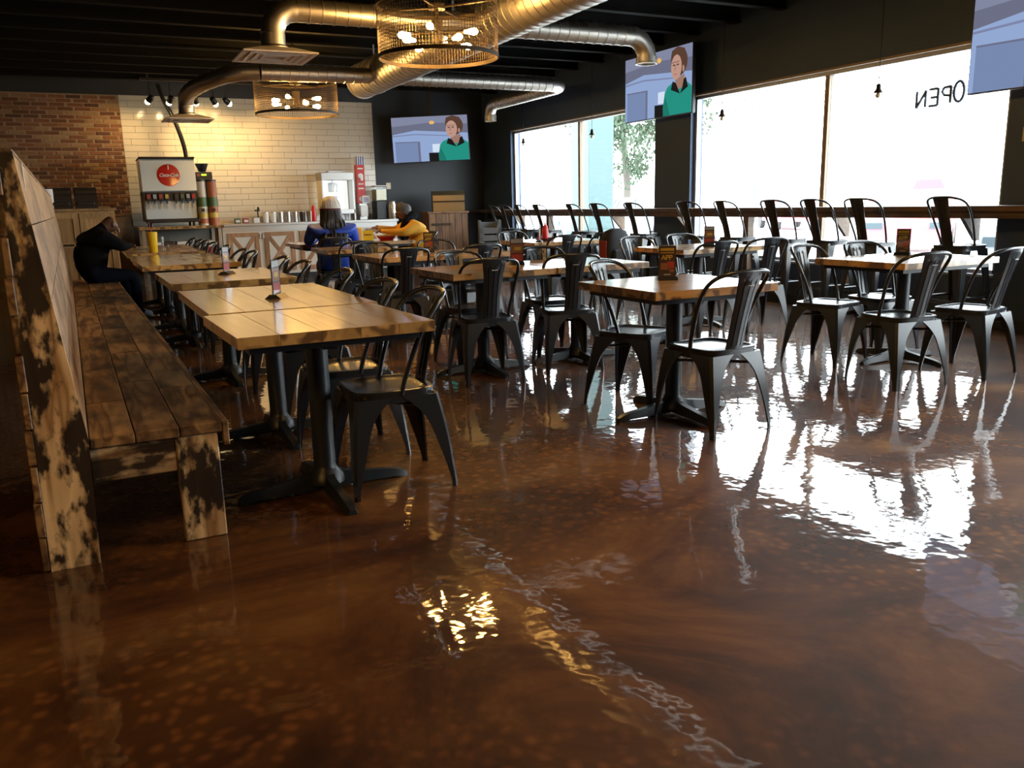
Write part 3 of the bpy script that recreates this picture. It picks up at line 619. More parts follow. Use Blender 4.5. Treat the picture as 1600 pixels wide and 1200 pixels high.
table('square wooden table alone in the middle with an upright menu card', 2.56, 3.39, 3.50, 4.27, 0, GM)
table('left table of the middle pair, behind the lone square table', 2.17, 2.985, 5.28, 6.1, 0, GM, math.radians(1))
table('right table of the middle pair, behind the lone square table', 3.0, 3.81, 5.30, 6.12, 0, GM, math.radians(1))
table('left table of the second middle pair', 2.34, 3.02, 7.42, 8.3, 0, GM)
table('right table of the second middle pair', 3.04, 3.72, 7.42, 8.3, 0, GM)
table('wooden table in front of the person in the blue jacket', 2.34, 3.12, 9.25, 10.05, 0, GM)
table('left far wooden table beside the person in blue', 2.42, 3.2, 11.0, 11.9, 0, GM)
table('right far wooden table with food before the person in yellow', 3.22, 4.0, 11.0, 11.9, 0, GM)
table('large wooden table at the right, surrounded by four chairs', 4.93, 5.93, 3.92, 4.72, 0, GM)
table('wooden table by the pier with a small menu card', 4.93, 5.92, 6.32, 7.12, 0, GM)
table('wooden table holding the red ketchup bottle', 4.68, 5.72, 8.8, 9.72, 0, GM)
# emblem printed on the fourth bench table
em = MB(); em.loft([[(q*math.cos(2*PI*k/24), q*math.sin(2*PI*k/24), h) for k in range(24)] for q, h in ((.055, 0), (.055, .001), (.045, .001), (.045, 0))], caps=False, closed=True).box(-.07, .07, -.012, .012, 0, .001)
tag(em.build('table_emblem', 'card_brown', None, loc=(.80, 8.75, TT+.0005)), 'small round branded emblem on the fourth bench table', 'emblem')

# ------------------------------------------------------------------ chairs
GLc = 'metal chairs facing the bench'; GMc = 'metal chairs around the middle tables'; GRc = 'metal chairs around the right-hand tables'
for i, (x, y, f) in enumerate(((1.12, 3.56, 88), (1.09, 4.12, 92), (1.11, 4.98, 90), (1.11, 6.02, 90), (1.10, 6.70, 88), (1.07, 7.88, 90), (1.06, 8.33, 91), (1.06, 9.4, 90), (1.06, 10.45, 92), (1.06, 11.2, 90), (1.06, 11.72, 88), (1.06, 12.5, 90))):
    chair(['black metal chair nearest the camera, tucked under the nearest bench table', 'black metal chair just behind the nearest one on the bench row'][i] if i < 2 else 'black metal chair facing the bench, %s from the camera' % ords[i], x, y, f, GLc)
chair('black metal chair with its back to the camera at the lone square table', 2.99, 3.57, 5, GMc)
chair('black metal chair on the far left side of the lone square table', 2.96, 4.25, 208, GMc)
chair('black metal chair, left of two backs before the middle pair of tables', 2.46, 5.42, -6, GMc)
chair('black metal chair, right of two backs before the middle pair of tables', 3.16, 5.45, -14, GMc)
chair('black metal chair behind the left table of the middle pair', 2.62, 6.02, 184, GMc)
chair('black metal chair behind the right table of the middle pair', 3.38, 6.08, 176, GMc)
chair('black metal chair at the near left of the second middle pair', 2.52, 7.32, -4, GMc)
chair('black metal chair at the near right of the second middle pair', 3.26, 7.38, 4, GMc)
chair('black metal chair behind the left table of the second middle pair', 2.62, 8.32, 180, GMc)
chair('black metal chair behind the right table of the second middle pair', 3.34, 8.36, 183, GMc)
chair('black metal chair on the near side of the table before the blue jacket', 2.62, 9.2, 2, GMc)
chair('black metal chair under the person in the blue jacket', 2.74, 10.62, 0, GMc)
chair('black metal chair under the person in the yellow jacket', 4.14, 11.3, 90, GMc)
chair('black metal chair with its back to us, left front of the large right table', 4.76, 3.81, -7, GRc)
chair('black metal chair cut by the right edge, front of the large right table', 5.44, 3.77, 8, GRc)
chair('black metal chair behind the large right table, left one', 4.94, 4.58, 192, GRc)
chair('black metal chair behind the large right table, right one', 5.52, 4.60, 178, GRc)
chair('black metal chair, left of two backs at the table by the pier', 4.93, 6.0, -6, GRc)
chair('black metal chair, right of two backs at the table by the pier', 5.62, 6.1, -12, GRc)
chair('black metal chair behind the table by the pier, left one', 5.0, 6.98, 184, GRc)
chair('black metal chair behind the table by the pier, right one', 5.66, 7.1, 178, GRc)
chair('black metal chair with its back to us at the ketchup table', 4.82, 8.48, -3, GRc)
chair('black metal chair carrying the backpack at the ketchup table', 5.36, 8.5, 4, GRc)
chair('black metal chair behind the ketchup table', 4.98, 9.8, 180, GRc)

# ------------------------------------------------------------------ bench
BA = math.radians(1.1)
bn = thing('plank_bench', 'long burnt-wood bench with a tall plank back at the left', 'bench', (3.24*math.sin(BA), 3.24*(1-math.cos(BA)), 0), BA)
Y0, Y1 = 3.24, 11.3
def bx(z): return -.085-.105*(z-.456)/.98          # front face of the back at height z
for i in range(3):
    x0 = -.085+i*.152; y = Y0; k = 0
    while y < Y1-.05:
        L = (1.15, .85, 1.3, .95)[(k+i*2) % 4] if k else (.62, 1.02, .80)[i]
        e = min(y+L, Y1); MB().bbox(x0+.002, x0+.150, y+.002, e-.002, .415, .456, .004).build('seat_plank', 'bench_wood_y', bn); y = e; k += 1
y = Y0
while y < Y1: MB().bbox(.371, .393, y+.002, min(y+2.4, Y1)-.002, .36, .456, .003).build('front_board', 'bench_wood_y', bn); y += 2.4
for y in (3.25, 5.9, 8.6, 11.16):
    MB().bbox(.20, .352, y, y+.04, 0, .413, .004).build('leg', 'bench_wood_z', bn)
    MB().bbox(-.09, .20, y+.003, y+.037, .285, .413, .004).build('rail', 'bench_wood_x', bn)
    # leaning back post: wide at the floor, narrower at the top
    MB().prism([(-.256, 0), (-.098, 0), (bx(.456), .456), (bx(1.44), 1.44), (bx(1.44)-.075, 1.44), (-.248, .7)], y-.04, y-.002, 1).build('post', 'bench_wood_z', bn)
zz = .456
for i, hgt in enumerate((.26, .24, .25, .225)):
    y = Y0; k = 0
    while y < Y1-.05:
        L = (1.5, 1.1, 1.8)[(k+i) % 3] if k else (.75, 1.3, .55, 1.0)[i]
        e = min(y+L, Y1); a, b = zz+.002, zz+hgt-.002
        mb = MB(); vs = []
        for yy in (y+.002, e-.002): vs += [(bx(a)-.02, yy, a), (bx(a), yy, a), (bx(b), yy, b), (bx(b)-.02, yy, b)]
        mb.add(vs, [(0,1,2,3),(7,6,5,4),(0,4,5,1),(1,5,6,2),(2,6,7,3),(3,7,4,0)]).build('back_board', 'bench_back', bn); y = e; k += 1
    zz += hgt
zb = 0.0
for i in range(11):          # planks on the rear of the back
    h = 1.43/11; z0 = zb+i*h; lean = -.258+.02*z0
    MB().bbox(lean-.022-(.004 if i % 2 else 0), lean, Y0-.03-(.01 if i % 3 else 0), Y1, z0+.003, z0+h-.003, .003).build('rear_board', 'bench_wood_y', bn)
MB().bbox(bx(1.44)-.085, bx(1.44)+.001, Y0-.03, Y1, 1.432, 1.45, .004).build('cap_board', 'bench_wood_y', bn)
MB().box(bx(1.38)+.001, bx(1.38)+.006, 3.5, 3.56, 1.30, 1.42).build('tag_plate', 'white_plastic', bn)

# ------------------------------------------------------------------ small table things
def menu(label, x, y, face, style):
    t = thing('menu_stand', label, 'menu stand', (x, y, TT), math.radians(face), 'upright menu cards on the tables')
    MB().prism([(-.045, 0), (.045, 0), (.018, .022), (-.018, .022)], -.058, .058, 0).build('base', 'black_plastic', t)
    MB().box(-.052, .052, -.0045, .0045, .018, .205).build('sleeve', 'clear_plastic', t)
    cd = MB().box(-.05, .05, -.0025, .0025, .02, .20).build('card', 'card_dark', t)
    pr_ = MB(); cols = ['card_gold', 'card_brown', 'card_red', 'card_grey']
    for sgn in (-1, 1):
        def q(c, u0, u1, v0, v1):
            pr_.cur = c; pr_.box(u0, u1, sgn*.0025-.0004, sgn*.0025+.0004, v0, v1)
        if style == 0:
            for k in range(9): q(0, -.04+k*.009, -.034+k*.009, .170, .186)
            for k in range(9): q(0, -.04+k*.009, -.035+k*.009, .156, .162)
            q(1, -.04, .01, .06, .10); q(2, .0, .04, .07, .108); q(1, .012, .04, .045, .065); q(3, -.02, .02, .028, .036)
        else:
            q(3, -.045, .045, .165, .195); q(1, -.045, .045, .09, .155); q(0, -.02, .03, .11, .135); q(2, -.045, .045, .03, .08)
    pr_.build('print', cols, cd)
    if style == 0:
        for sgn in (-1, 1):
            o = bpy.data.objects.new('lettering', text_mesh('APP', .042, 'card_gold', .0003)); COL.objects.link(o); o.parent = cd; o.location = (-.004, sgn*.0031, .130)
            o.rotation_euler = (PI/2, 0, PI if sgn > 0 else 0)
menu('upright menu card with yellow lettering on the lone square table', 3.02, 4.02, -28, 0)
menu('upright menu card with red print on the middle pair of tables', 2.92, 5.78, -24, 1)
menu('small upright menu card on the table by the pier', 5.42, 6.55, -38, 1)
menu('upright menu card on the large right-hand table', 5.62, 4.50, -62, 0)
menu('upright menu card on the second middle pair', 3.03, 7.95, -22, 0)
menu('menu stand seen edge-on on the long table behind the nearest one', .86, 4.55, 57, 1)
menu('menu stand seen edge-on on the third bench table', .88, 6.5, 57, 1)
menu('tall narrow menu stand at the left of the ketchup table', 4.86, 9.0, 50, 1)
def cup(label, x, y, z, mat, h=.17, r=.045, straw=True, lid='white_plastic'):
    t = thing('drink_cup', label, 'cup', (x, y, z), 0)
    MB().lathe([(r*.72, 0), (r*.76, .004), (r, h), (r+.003, h+.003)], 18).build('body', mat, t, 40)
    if lid: MB().lathe([(r+.004, h), (r+.004, h+.010), (r-.004, h+.016), (.008, h+.018)], 18).build('lid', lid, t, 40)
    if straw: MB().tube([(0, 0, h), (-.02, .005, h+.11)], .0035, 6).build('straw', 'red_plastic', t)
    return t
cup('tall yellow drink cup with straw before the man in black', .66, 10.75, TT, 'yellow_plastic', .23, .058, True, None)
cup('clear plastic cup beside the tall yellow one', .80, 10.78, TT, 'clear_plastic', .17, .045, False, None)
cup('yellow drink cup beside the person in blue', 3.30, 11.35, TT, 'orange_drink', .17, .055, False, 'yellow_plastic')
t = thing('table_sign', 'small yellow folded table sign near the yellow cup', 'sign', (3.36, 11.08, TT), math.radians(-20))
MB().add([(-.07, -.04, 0), (.07, -.04, 0), (.07, 0, .15), (-.07, 0, .15), (-.07, .04, 0), (.07, .04, 0)], [(0,1,2,3),(5,4,3,2)]).build('folded_card', 'yellow_plastic', t)
MB().box(-.05, .05, -.018, -.016, .085, .10).build('print', 'card_brown', t)
t = thing('food_tray', 'white paper-lined food basket before the person in yellow', 'tray', (3.72, 11.4, TT), 0)
MB().lathe([(.09, 0), (.13, .05), (.135, .05), (.095, .006)], 20).build('basket', 'red_plastic', t, 40); MB().lathe([(.08, .02), (.15, .065), (.148, .07), (.05, .03)], 9).build('paper_liner', 'paper', t)
MB().sphere((.0, 0, .05), .05, 10, 6, (1.2, 1, .6)).sphere((.05, .03, .05), .035, 8, 6).build('food', 'orange_drink', t, 60)
t = thing('condiment_tray', 'dark red tray holding the ketchup bottle', 'tray', (5.02, 9.15, TT), .2)
MB().lathe([(.10, 0), (.13, .035), (.137, .035), (.105, .004)], 20).build('tray_body', 'maroon', t, 40)
t = thing('ketchup_bottle', 'red squeeze ketchup bottle on the dark red tray', 'bottle', (5.02, 9.15, TT+.006), 0)
MB().lathe([(.036, 0), (.038, .01), (.038, .13), (.030, .155)], 16).build('bottle_body', 'red_plastic', t, 40); MB().lathe([(.030, .155), (.030, .17), (.012, .185), (.007, .215)], 14).build('nozzle', 'red_plastic', t, 40)
t = thing('backpack', 'black and red backpack hung on a chair at the ketchup table', 'backpack', (5.36, 8.17, .46), math.radians(4))
rings = []
for z, a, b in ((0, .13, .06), (.03, .17, .10), (.2, .185, .12), (.36, .17, .11), (.44, .12, .08), (.47, .05, .03)):
    rings.append([(a*math.copysign(abs(math.cos(q))**.6, math.cos(q)), b*math.copysign(abs(math.sin(q))**.6, math.sin(q))-.05, z) for q in [2*PI*k/20 for k in range(20)]])
MB().loft(rings).build('bag_body', 'backpack', t, 60); MB().bbox(-.12, .12, -.20, -.15, .06, .24, .02).build('front_pocket', 'backpack', t); MB().bbox(-.188, -.165, -.12, .0, .14, .34, .008).build('side_panel', 'backpack_red', t)
MB().tube(crom([(.07, .06, .42), (.08, .12, .36), (.09, .10, .15), (.08, .05, .06)], 4), .016, 6).build('strap', 'backpack', t); MB().tube(crom([(-.07, .06, .42), (-.08, .12, .36), (-.09, .10, .15), (-.08, .05, .06)], 4), .016, 6).build('strap', 'backpack', t)

# ------------------------------------------------------------------ back of the room: counter, soda fountain, cabinet
ct = thing('service_counter', 'long service counter with steel top and crossed wooden doors', 'counter', (0, 0, 0))
CX0, CX1, CF, CT = 2.05, 5.25, 15.32, 1.0
MB().bbox(CX0, CX1, CF-.03, BY-.03, CT-.045, CT, .004).build('steel_top', 'steel', ct)
MB().box(CX0, TX1, BY-.06, BY-.035, CT, CT+.10).build('backsplash', 'steel', ct)
MB().box(CX0+.02, CX1-.02, CF+.03, BY-.04, .10, CT-.045).build('carcass', 'white_paint', ct)
MB().box(CX0+.02, CX1-.02, CF+.02, CF+.03, CT-.14, CT-.045).build('top_rail', 'steel', ct)
MB().box(CX0+.05, CX1-.05, CF+.06, BY-.05, 0, .10).build('kick_base', 'black_plastic', ct)
nd = 5; dw = (CX1-CX0-.1)/nd
for i in range(nd):
    a, b = CX0+.05+i*dw+.05, CX0+.05+(i+1)*dw-.05; z0, z1 = .16, CT-.16; f = CF+.028
    d = MB().box(a, b, f-.012, f, z0, z1).build('door', 'white_paint', ct)
    for (p, q, r_, s_) in ((a, b, z1-.07, z1), (a, b, z0, z0+.07), (a, a+.07, z0+.07, z1-.07), (b-.07, b, z0+.07, z1-.07)): MB().box(p, q, f-.028, f-.012, r_, s_).build('door_frame', 'door_wood', d)
    c0 = Vector((a+.07, 0, z0+.07)); c1 = Vector((b-.07, 0, z1-.07))
    for s in (0, 1):
        p, q = (c0, c1) if s == 0 else (Vector((c1.x, 0, c0.z)), Vector((c0.x, 0, c1.z))); dd = (q-p).normalized(); nn = Vector((-dd.z, 0, dd.x))*.03
        mb = MB(); mb.add([Vector((v.x, f-.024+.002*s, v.z)) for v in (p-nn, q-nn, q+nn, p+nn)]+[Vector((v.x, f-.012, v.z)) for v in (p-nn, q-nn, q+nn, p+nn)], [(0,1,2,3),(7,6,5,4),(0,4,5,1),(1,5,6,2),(2,6,7,3),(3,7,4,0)]).build('cross_brace', 'door_wood', d)
    MB().bbox(b+.012 if i % 2 == 0 else a-.032, b+.032 if i % 2 == 0 else a-.012, f-.045, f-.01, z1-.11, z1-.02, .005).build('handle', 'steel_bright', d)
# soda counter
bc = thing('soda_counter', 'wooden-topped steel stand carrying the soda fountain', 'counter', (0, 0, 0))
MB().bbox(.72, 2.0, 14.55, 15.6, .955, 1.0, .004).build('wood_top', 'table_wood', bc)
for x in (.78, 1.93):
    for y in (14.62, 15.5): MB().box(x-.025, x+.025, y-.025, y+.025, 0, .955).build('leg', 'steel', bc)
MB().box(.76, 1.95, 14.7, 15.55, .30, .33).build('shelf', 'steel', bc); MB().box(.78, 1.93, 15.52, 15.54, .33, .955).build('back_panel', 'steel_side', bc)
for i, x in enumerate((.95, 1.15, 1.36, 1.56, 1.78)):
    t = thing('syrup_box', 'carton under the soda counter, %s from the left' % ords[i], 'carton', (x, 15.0, .33), 0, 'cartons under the soda counter')
    MB().bbox(-.085, .085, -.2, .2, 0, .42, .004).build('box_body', ['white_plastic', 'card_dark', 'white_plastic', 'card_grey', 'white_plastic'][i], t); MB().box(-.05, .05, -.203, -.2, .2, .32).build('print', 'card_red', t)
sf = thing('soda_fountain', 'steel soda fountain with round red logo on its hood', 'soda machine', (1.245, 14.72, 1.0), 0)
hw = .405
MB().box(-hw, hw, .12, .80, .08, .55).build('body', 'steel_side', sf)
hood = MB().prism([(-.02, .56), (.10, .50), (.80, .50), (.80, 1.06), (.06, 1.06), (.02, 1.03)], -hw, hw, 0).build('hood', 'steel_cool', sf)
MB().bbox(-hw-.012, hw+.012, -.01, .81, 1.055, 1.085, .01).build('hood_lid', 'dark_bronze', sf)
MB().box(-hw, hw, .02, .12, .42, .56).build('valve_panel', 'black_plastic', sf)
MB().box(-hw+.02, hw-.02, .10, .12, .12, .42).build('splash_plate', 'steel_cool', sf)
MB().bbox(-hw, hw, -.06, .14, .06, .12, .01).build('drip_tray', 'black_plastic', sf)
for i, x in enumerate((-.33, -.24, -.15, -.06, .08, .17, .26, .34)):
    v = MB().bbox(x-.032, x+.032, -.02, .03, .40, .52, .006).build('valve', 'black_plastic', sf)
    MB().box(x-.024, x+.024, -.023, -.02, .44, .505).build('flavour_label', ['card_red', 'card_grey', 'card_red', 'card_gold', 'card_dark', 'green_print', 'card_grey', 'red_plastic'][i], v)
    MB().tube([(x, .0, .40), (x, .0, .36)], .014, 8).build('nozzle', 'black_plastic', v); MB().box(x-.012, x+.012, .04, .045, .28, .40).build('lever', 'steel', v)
for x in (-.32, .32): MB().cyl(x, .1, 0, .07, .02, 8).cyl(x, .7, 0, .08, .02, 8).build('machine_foot', 'black_plastic', sf)
nrm_y = .012
dk = MB().lathe([(.17, 0), (.172, .012), (.165, .022), (.01, .03)], 40, M=Matrix.Translation((.0, .005, .80)) @ Matrix.Rotation(math.radians(90-4), 4, 'X')).build('logo_disc', 'red_disc', sf, 30)
o = bpy.data.objects.new('logo_lettering', text_mesh('Coca-Cola', .074, 'white_plastic', .002, .35, .02)); COL.objects.link(o); o.parent = dk; o.location = (0, -.036, .80); o.rotation_euler = (PI/2, 0, 0)
MB().lathe([(.012, 0), (.014, .03), (.010, .05), (.011, .07)], 10, (.0, -.026, .885)).build('bottle_mark', 'ivory', dk)
cm = thing('tea_brewer', 'black tea brewer with green display beside the soda fountain', 'brewer', (1.79, 15.1, 1.0), 0)
MB().bbox(-.10, .12, -.05, .25, 0, .72, .01).build('column', 'black_plastic', cm); MB().bbox(-.11, .15, -.14, .25, .72, .86, .01).build('head', 'black_plastic', cm)
MB().box(-.02, .06, -.143, -.14, .80, .825).build('display', 'led_green', cm); MB().box(-.09, -.04, -.143, -.14, .79, .83).build('badge', 'card_red', cm)
MB().lathe([(.055, .87), (.06, .88), (.10, .98), (.105, 1.0), (.095, 1.0), (.05, .89)], 18, (.02, .05, 0)).build('brew_funnel', 'black_plastic', cm, 40)
for i, (x, c) in enumerate(((1.72, 'ivory'), (1.885, 'orange_print'))):
    t = thing('tea_dispenser', ['tall printed tea urn with pale label beside the soda fountain', 'tall printed tea urn with orange label beside the soda fountain'][i], 'dispenser', (x, 14.78, 1.0), 0, 'printed tea urns')
    MB().lathe([(.075, 0), (.075, .70)], 20).build('urn_body', c, t, 30); MB().lathe([(.080, .70), (.080, .725), (.02, .74)], 20).build('urn_lid', 'black_plastic', t, 30)
    MB().lathe([(.0765, .12), (.0765, .20)], 20).build('fruit_band', 'card_gold', t, 30); MB().lathe([(.0765, .30), (.0765, .45)], 20).build('leaf_band', 'green_print', t, 30); MB().lathe([(.0765, .03), (.0765, .11)], 20).build('orange_band', 'orange_print', t, 30)
    MB().box(-.015, .015, -.12, -.07, .22, .27).build('tap', 'black_plastic', t)
# popcorn machine
pm = thing('popcorn_machine', 'steel popcorn machine with bright lit case on the counter', 'popcorn machine', (4.17, 15.42, CT), 0)
pw, pd, z0, z1 = .30, .40, .20, .86
for x in (-pw, pw-.025):
    for y in (0, pd-.025): MB().box(x, x+.025, y, y+.025, 0, z1).build('corner_post', 'steel_bright', pm)
MB().bbox(-pw, pw, 0, pd, .12, z0, .004).build('case_floor', 'steel_bright', pm); MB().bbox(-pw, pw, -.005, pd, z1-.14, z1, .006).build('case_head', 'steel', pm); MB().bbox(-.14, .1, .1, .3, z1, z1+.03, .004).build('top_vent', 'steel', pm)
MB().box(-pw+.025, pw-.025, pd-.03, pd-.02, z0, z1-.14).build('lit_back', 'popcorn_light', pm)
for x in (-pw+.003, pw-.011): MB().box(x, x+.008, .025, pd-.025, z0, z1-.14).build('side_pane', 'steel_bright' if x > 0 else 'ivory', pm)
kt = MB().lathe([(.03, -.10), (.085, -.09), (.09, .06), (.08, .08), (.02, .09)], 18, (-.05, .2, .60)).build('kettle', 'steel', pm, 40); MB().box(-.10, 0, .10, .12, .36, .44).build('warning_label', 'black_plastic', pm); MB().tube([(-.05, .2, .68), (-.05, .2, .74)], .012, 8).build('kettle_rod', 'steel', pm)
MB().box(-pw+.03, pw-.03, .005, .011, z0, z1-.14).build('front_pane', 'clear_plastic', pm)
# popcorn bag dispenser column
t = thing('popcorn_bag_holder', 'tall red popcorn bag column with blue striped top', 'bag dispenser', (4.66, 15.62, CT), 0)
MB().bbox(-.08, .08, 0, .12, .30, 1.0, .004).build('red_column', 'red_plastic', t); MB().bbox(-.08, .08, 0, .12, 1.0, 1.15, .004).build('striped_top', 'white_plastic', t)
for k in range(4): MB().box(-.072+k*.042, -.054+k*.042, -.004, 0, 1.0, 1.15).build('stripe', 'blue_print', t)
for zz in (.38, .80): MB().sphere((0, -.004, zz), .05, 10, 6, (1, .1, 1)).sphere((.02, -.004, zz-.05), .03, 10, 6, (1, .1, 1.4)).build('popcorn_print', 'paper', t, 60)
for zz in (.56, .64, .92): MB().box(-.05, .05, -.004, 0, zz, zz+.025).build('print_line', 'paper', t)
MB().bbox(-.05, .10, .02, .10, 0, .30, .004).build('column_base', 'steel', t); MB().box(.0, .14, -.03, -.025, .30, .44).build('price_card', 'paper', t)
for zz in (.33, .36, .39): MB().box(.02, .12, -.032, -.03, zz, zz+.015).build('card_line', 'blue_print', t)
MB().bbox(-.06, .08, -.09, -.02, .06, .26, .006).build('napkin_box', 'white_plastic', t)
t = thing('lemonade_dispenser', 'clear tank of pale lemonade on a black base', 'dispenser', (5.0, 15.62, CT), 0)
MB().bbox(-.11, .11, -.15, .15, .0, .34, .01).build('base_unit', 'black_plastic', t); MB().bbox(-.11, .11, -.14, .14, .34, .60, .01).build('tank', 'clear_plastic', t); MB().bbox(-.102, .102, -.132, .132, .345, .55, .01).build('drink', 'lemonade', t); MB().bbox(-.115, .115, -.145, .145, .60, .62, .006).build('tank_lid', 'white_plastic', t)
t = thing('steel_pitcher', 'shiny steel pitcher at the right end of the counter', 'pitcher', (5.18, 15.42, CT), 0)
MB().lathe([(.07, 0), (.085, .05), (.08, .25), (.06, .30), (.07, .33)], 20).build('pitcher_body', 'steel', t, 40); MB().tube(crom([(.08, 0, .25), (.14, 0, .24), (.13, 0, .1), (.085, 0, .07)], 4), .009, 6).build('handle', 'steel', t)
for i in range(7):
    t = thing('topping_tub', 'upright topping tub in the row on the counter, %s from the left' % ords[i], 'tub', (2.86+i*.13, 15.55, CT), 0, 'topping tubs on the counter')
    MB().lathe([(.045, 0), (.050, .17), (.053, .17), (.047, .006)], 14).build('tub_body', ['white_plastic', 'white_plastic', 'steel', 'steel', 'steel', 'dark_brown_plastic', 'steel'][i], t, 40); MB().lathe([(.054, .17), (.054, .18), (.02, .19)], 14).build('tub_lid', 'steel', t, 40)
t = thing('red_bottle', 'red squeeze bottle standing among the steel tubs', 'bottle', (3.69, 15.42, CT), 0)
MB().lathe([(.04, 0), (.042, .02), (.042, .22), (.03, .26), (.03, .28)], 16).build('bottle_body', 'red_plastic', t, 40)
t = thing('counter_tap', 'small dark tap on the counter backsplash', 'tap', (2.78, 15.85, CT), 0)
MB().tube(crom([(0, 0, 0), (0, 0, .22), (.0, -.06, .27), (0, -.13, .24), (0, -.13, .2)], 4), .012, 8).build('spout', 'dark_bronze', t); MB().box(-.05, .0, -.02, .02, .2, .23).build('lever', 'dark_bronze', t)
for i, (x, c, c2) in enumerate(((2.50, 'card_red', 'paper'), (2.68, 'white_plastic', 'paper'), (2.36, 'green_print', 'paper'))):
    t = thing('counter_packet', ['small red and white packet on the counter', 'white napkin packet on the counter', 'small green packet on the counter'][i], 'packet', (x, 15.5, CT), 0)
    MB().bbox(-.05, .05, -.04, .04, 0, .09, .004).build('packet_body', c, t); MB().box(-.035, .035, -.043, -.04, .02, .06).build('packet_label', c2, t)
# trash cabinet with dispensers
tcx = thing('waste_cabinet', 'light wooden waste cabinet with panelled doors against the brick wall', 'cabinet', (-.10, 14.7, 0), 0)
MB().box(-.52, .50, .02, .6, 0, 1.27).build('carcass', 'cabinet_wood', tcx); MB().bbox(-.55, .53, -.02, .62, 1.27, 1.31, .004).build('top', 'cabinet_wood', tcx)
for i, (a, b) in enumerate(((-.50, -.015), (.0, .48))):
    d = MB().box(a, b, .005, .02, .08, 1.24).build('door', 'cabinet_wood', tcx)
    for (p, q, r_, s_) in ((a, b, 1.16, 1.24), (a, b, .72, .80), (a, b, .08, .16), (a, a+.08, .16, 1.16), (b-.08, b, .16, 1.16)): MB().box(p, q, -.012, .005, r_, s_).build('door_rail', 'cabinet_wood', d)
    MB().box(a+.1, b-.1, -.018, -.012, .745, .775).build('strap_hinge', 'dark_bronze', d)
for i, x in enumerate((-.28, .07)):
    t = thing('lid_dispenser', ['left brown lid dispenser on the waste cabinet', 'right brown lid dispenser on the waste cabinet'][i], 'dispenser', (x-.05, 14.85, 1.31), 0, 'lid dispensers')
    MB().prism([(-.10, 0), (.2, 0), (.2, .32), (.02, .32), (-.06, .20)], -.16, .16, 0).build('dispenser_body', 'dark_brown_plastic', t); MB().bbox(-.12, .12, -.105, -.08, .05, .10, .006).build('opening', 'black_plastic', t); MB().bbox(-.14, .14, -.04, .0, .22, .28, .004).build('window', 'dark_bronze', t)
t = thing('paper_towel_roll', 'upright white paper towel roll at the end of the bench back', 'paper towel', (-.50, 14.8, 1.31), 0)
MB().lathe([(.075, .02), (.085, .02), (.085, .30), (.02, .30)], 20).build('roll', 'paper', t, 40); MB().lathe([(.09, 0), (.09, .018), (.012, .02), (.012, .33), (.02, .345)], 16).build('holder', 'black_plastic', t, 40)
# wooden stand with steel heated case
ws = thing('wooden_stand', 'dark rustic wooden stand against the black back wall', 'stand', (6.08, 14.85, 0), -.12)
x = -.38
for wdt in (.13, .12, .14, .12, .13, .12): MB().bbox(x+.002, x+wdt-.002, 0, .02, 0, 1.08, .003).build('plank', 'rustic_wood', ws); x += wdt
MB().box(-.37, .37, .02, .6, 0, 1.08).build('carcass', 'rustic_wood', ws); MB().bbox(-.40, .40, -.02, .62, 1.08, 1.11, .004).build('top', 'rustic_wood', ws); MB().box(-.33, .05, -.012, 0, .86, .90).build('strap_hinge', 'dark_bronze', ws)
t = thing('steel_display_case', 'shiny steel display case on the wooden stand', 'display case', (6.16, 15.0, 1.11), -.30)
MB().prism([(0, 0), (.4, 0), (.4, .38), (.06, .38), (.0, .30)], -.30, .30, 0).build('case_body', 'warm_steel', t); MB().box(-.30, .30, -.006, 0, .17, .20).build('trim_strip', 'dark_bronze', t)
# stacked booster seats
for i in range(8):
    t = thing('booster_seat', 'grey plastic booster seat, %s from the floor in the corner stack' % ords[i], 'booster seat', (5.62, 12.05, i*.112), math.radians(-20), 'stack of booster seats')
    sh = MB(); sh.prism([(-.17, 0), (.17, 0), (.17, .20), (.14, .20), (.10, .09), (-.10, .09), (-.14, .20), (-.17, .20)], -.15, .15, 1)
    sh.build('shell', 'grey_plastic', t); MB().bbox(-.14, .14, .10, .15, .09, .17, .006).build('back_edge', 'grey_plastic', t)
for i, (P, rz) in enumerate((((5.32, BY-.008, 1.62), 0), ((WX-.008, 4.72, 1.72), -PI/2), ((WX-.008, 6.55, .36), -PI/2))):
    t = thing('wall_plate', ['ivory switch plate on the black back wall under the screen', 'ivory wall plate at the right edge beside the window', 'ivory outlet on the low wall under the window'][i], 'wall plate', P, rz)
    MB().bbox(-.045, .045, -.0, .008, -.06, .06, .002).build('plate', 'ivory', t); MB().box(-.012, .012, -.004, 0, -.025, .025).build('switch', 'white_plastic', t)

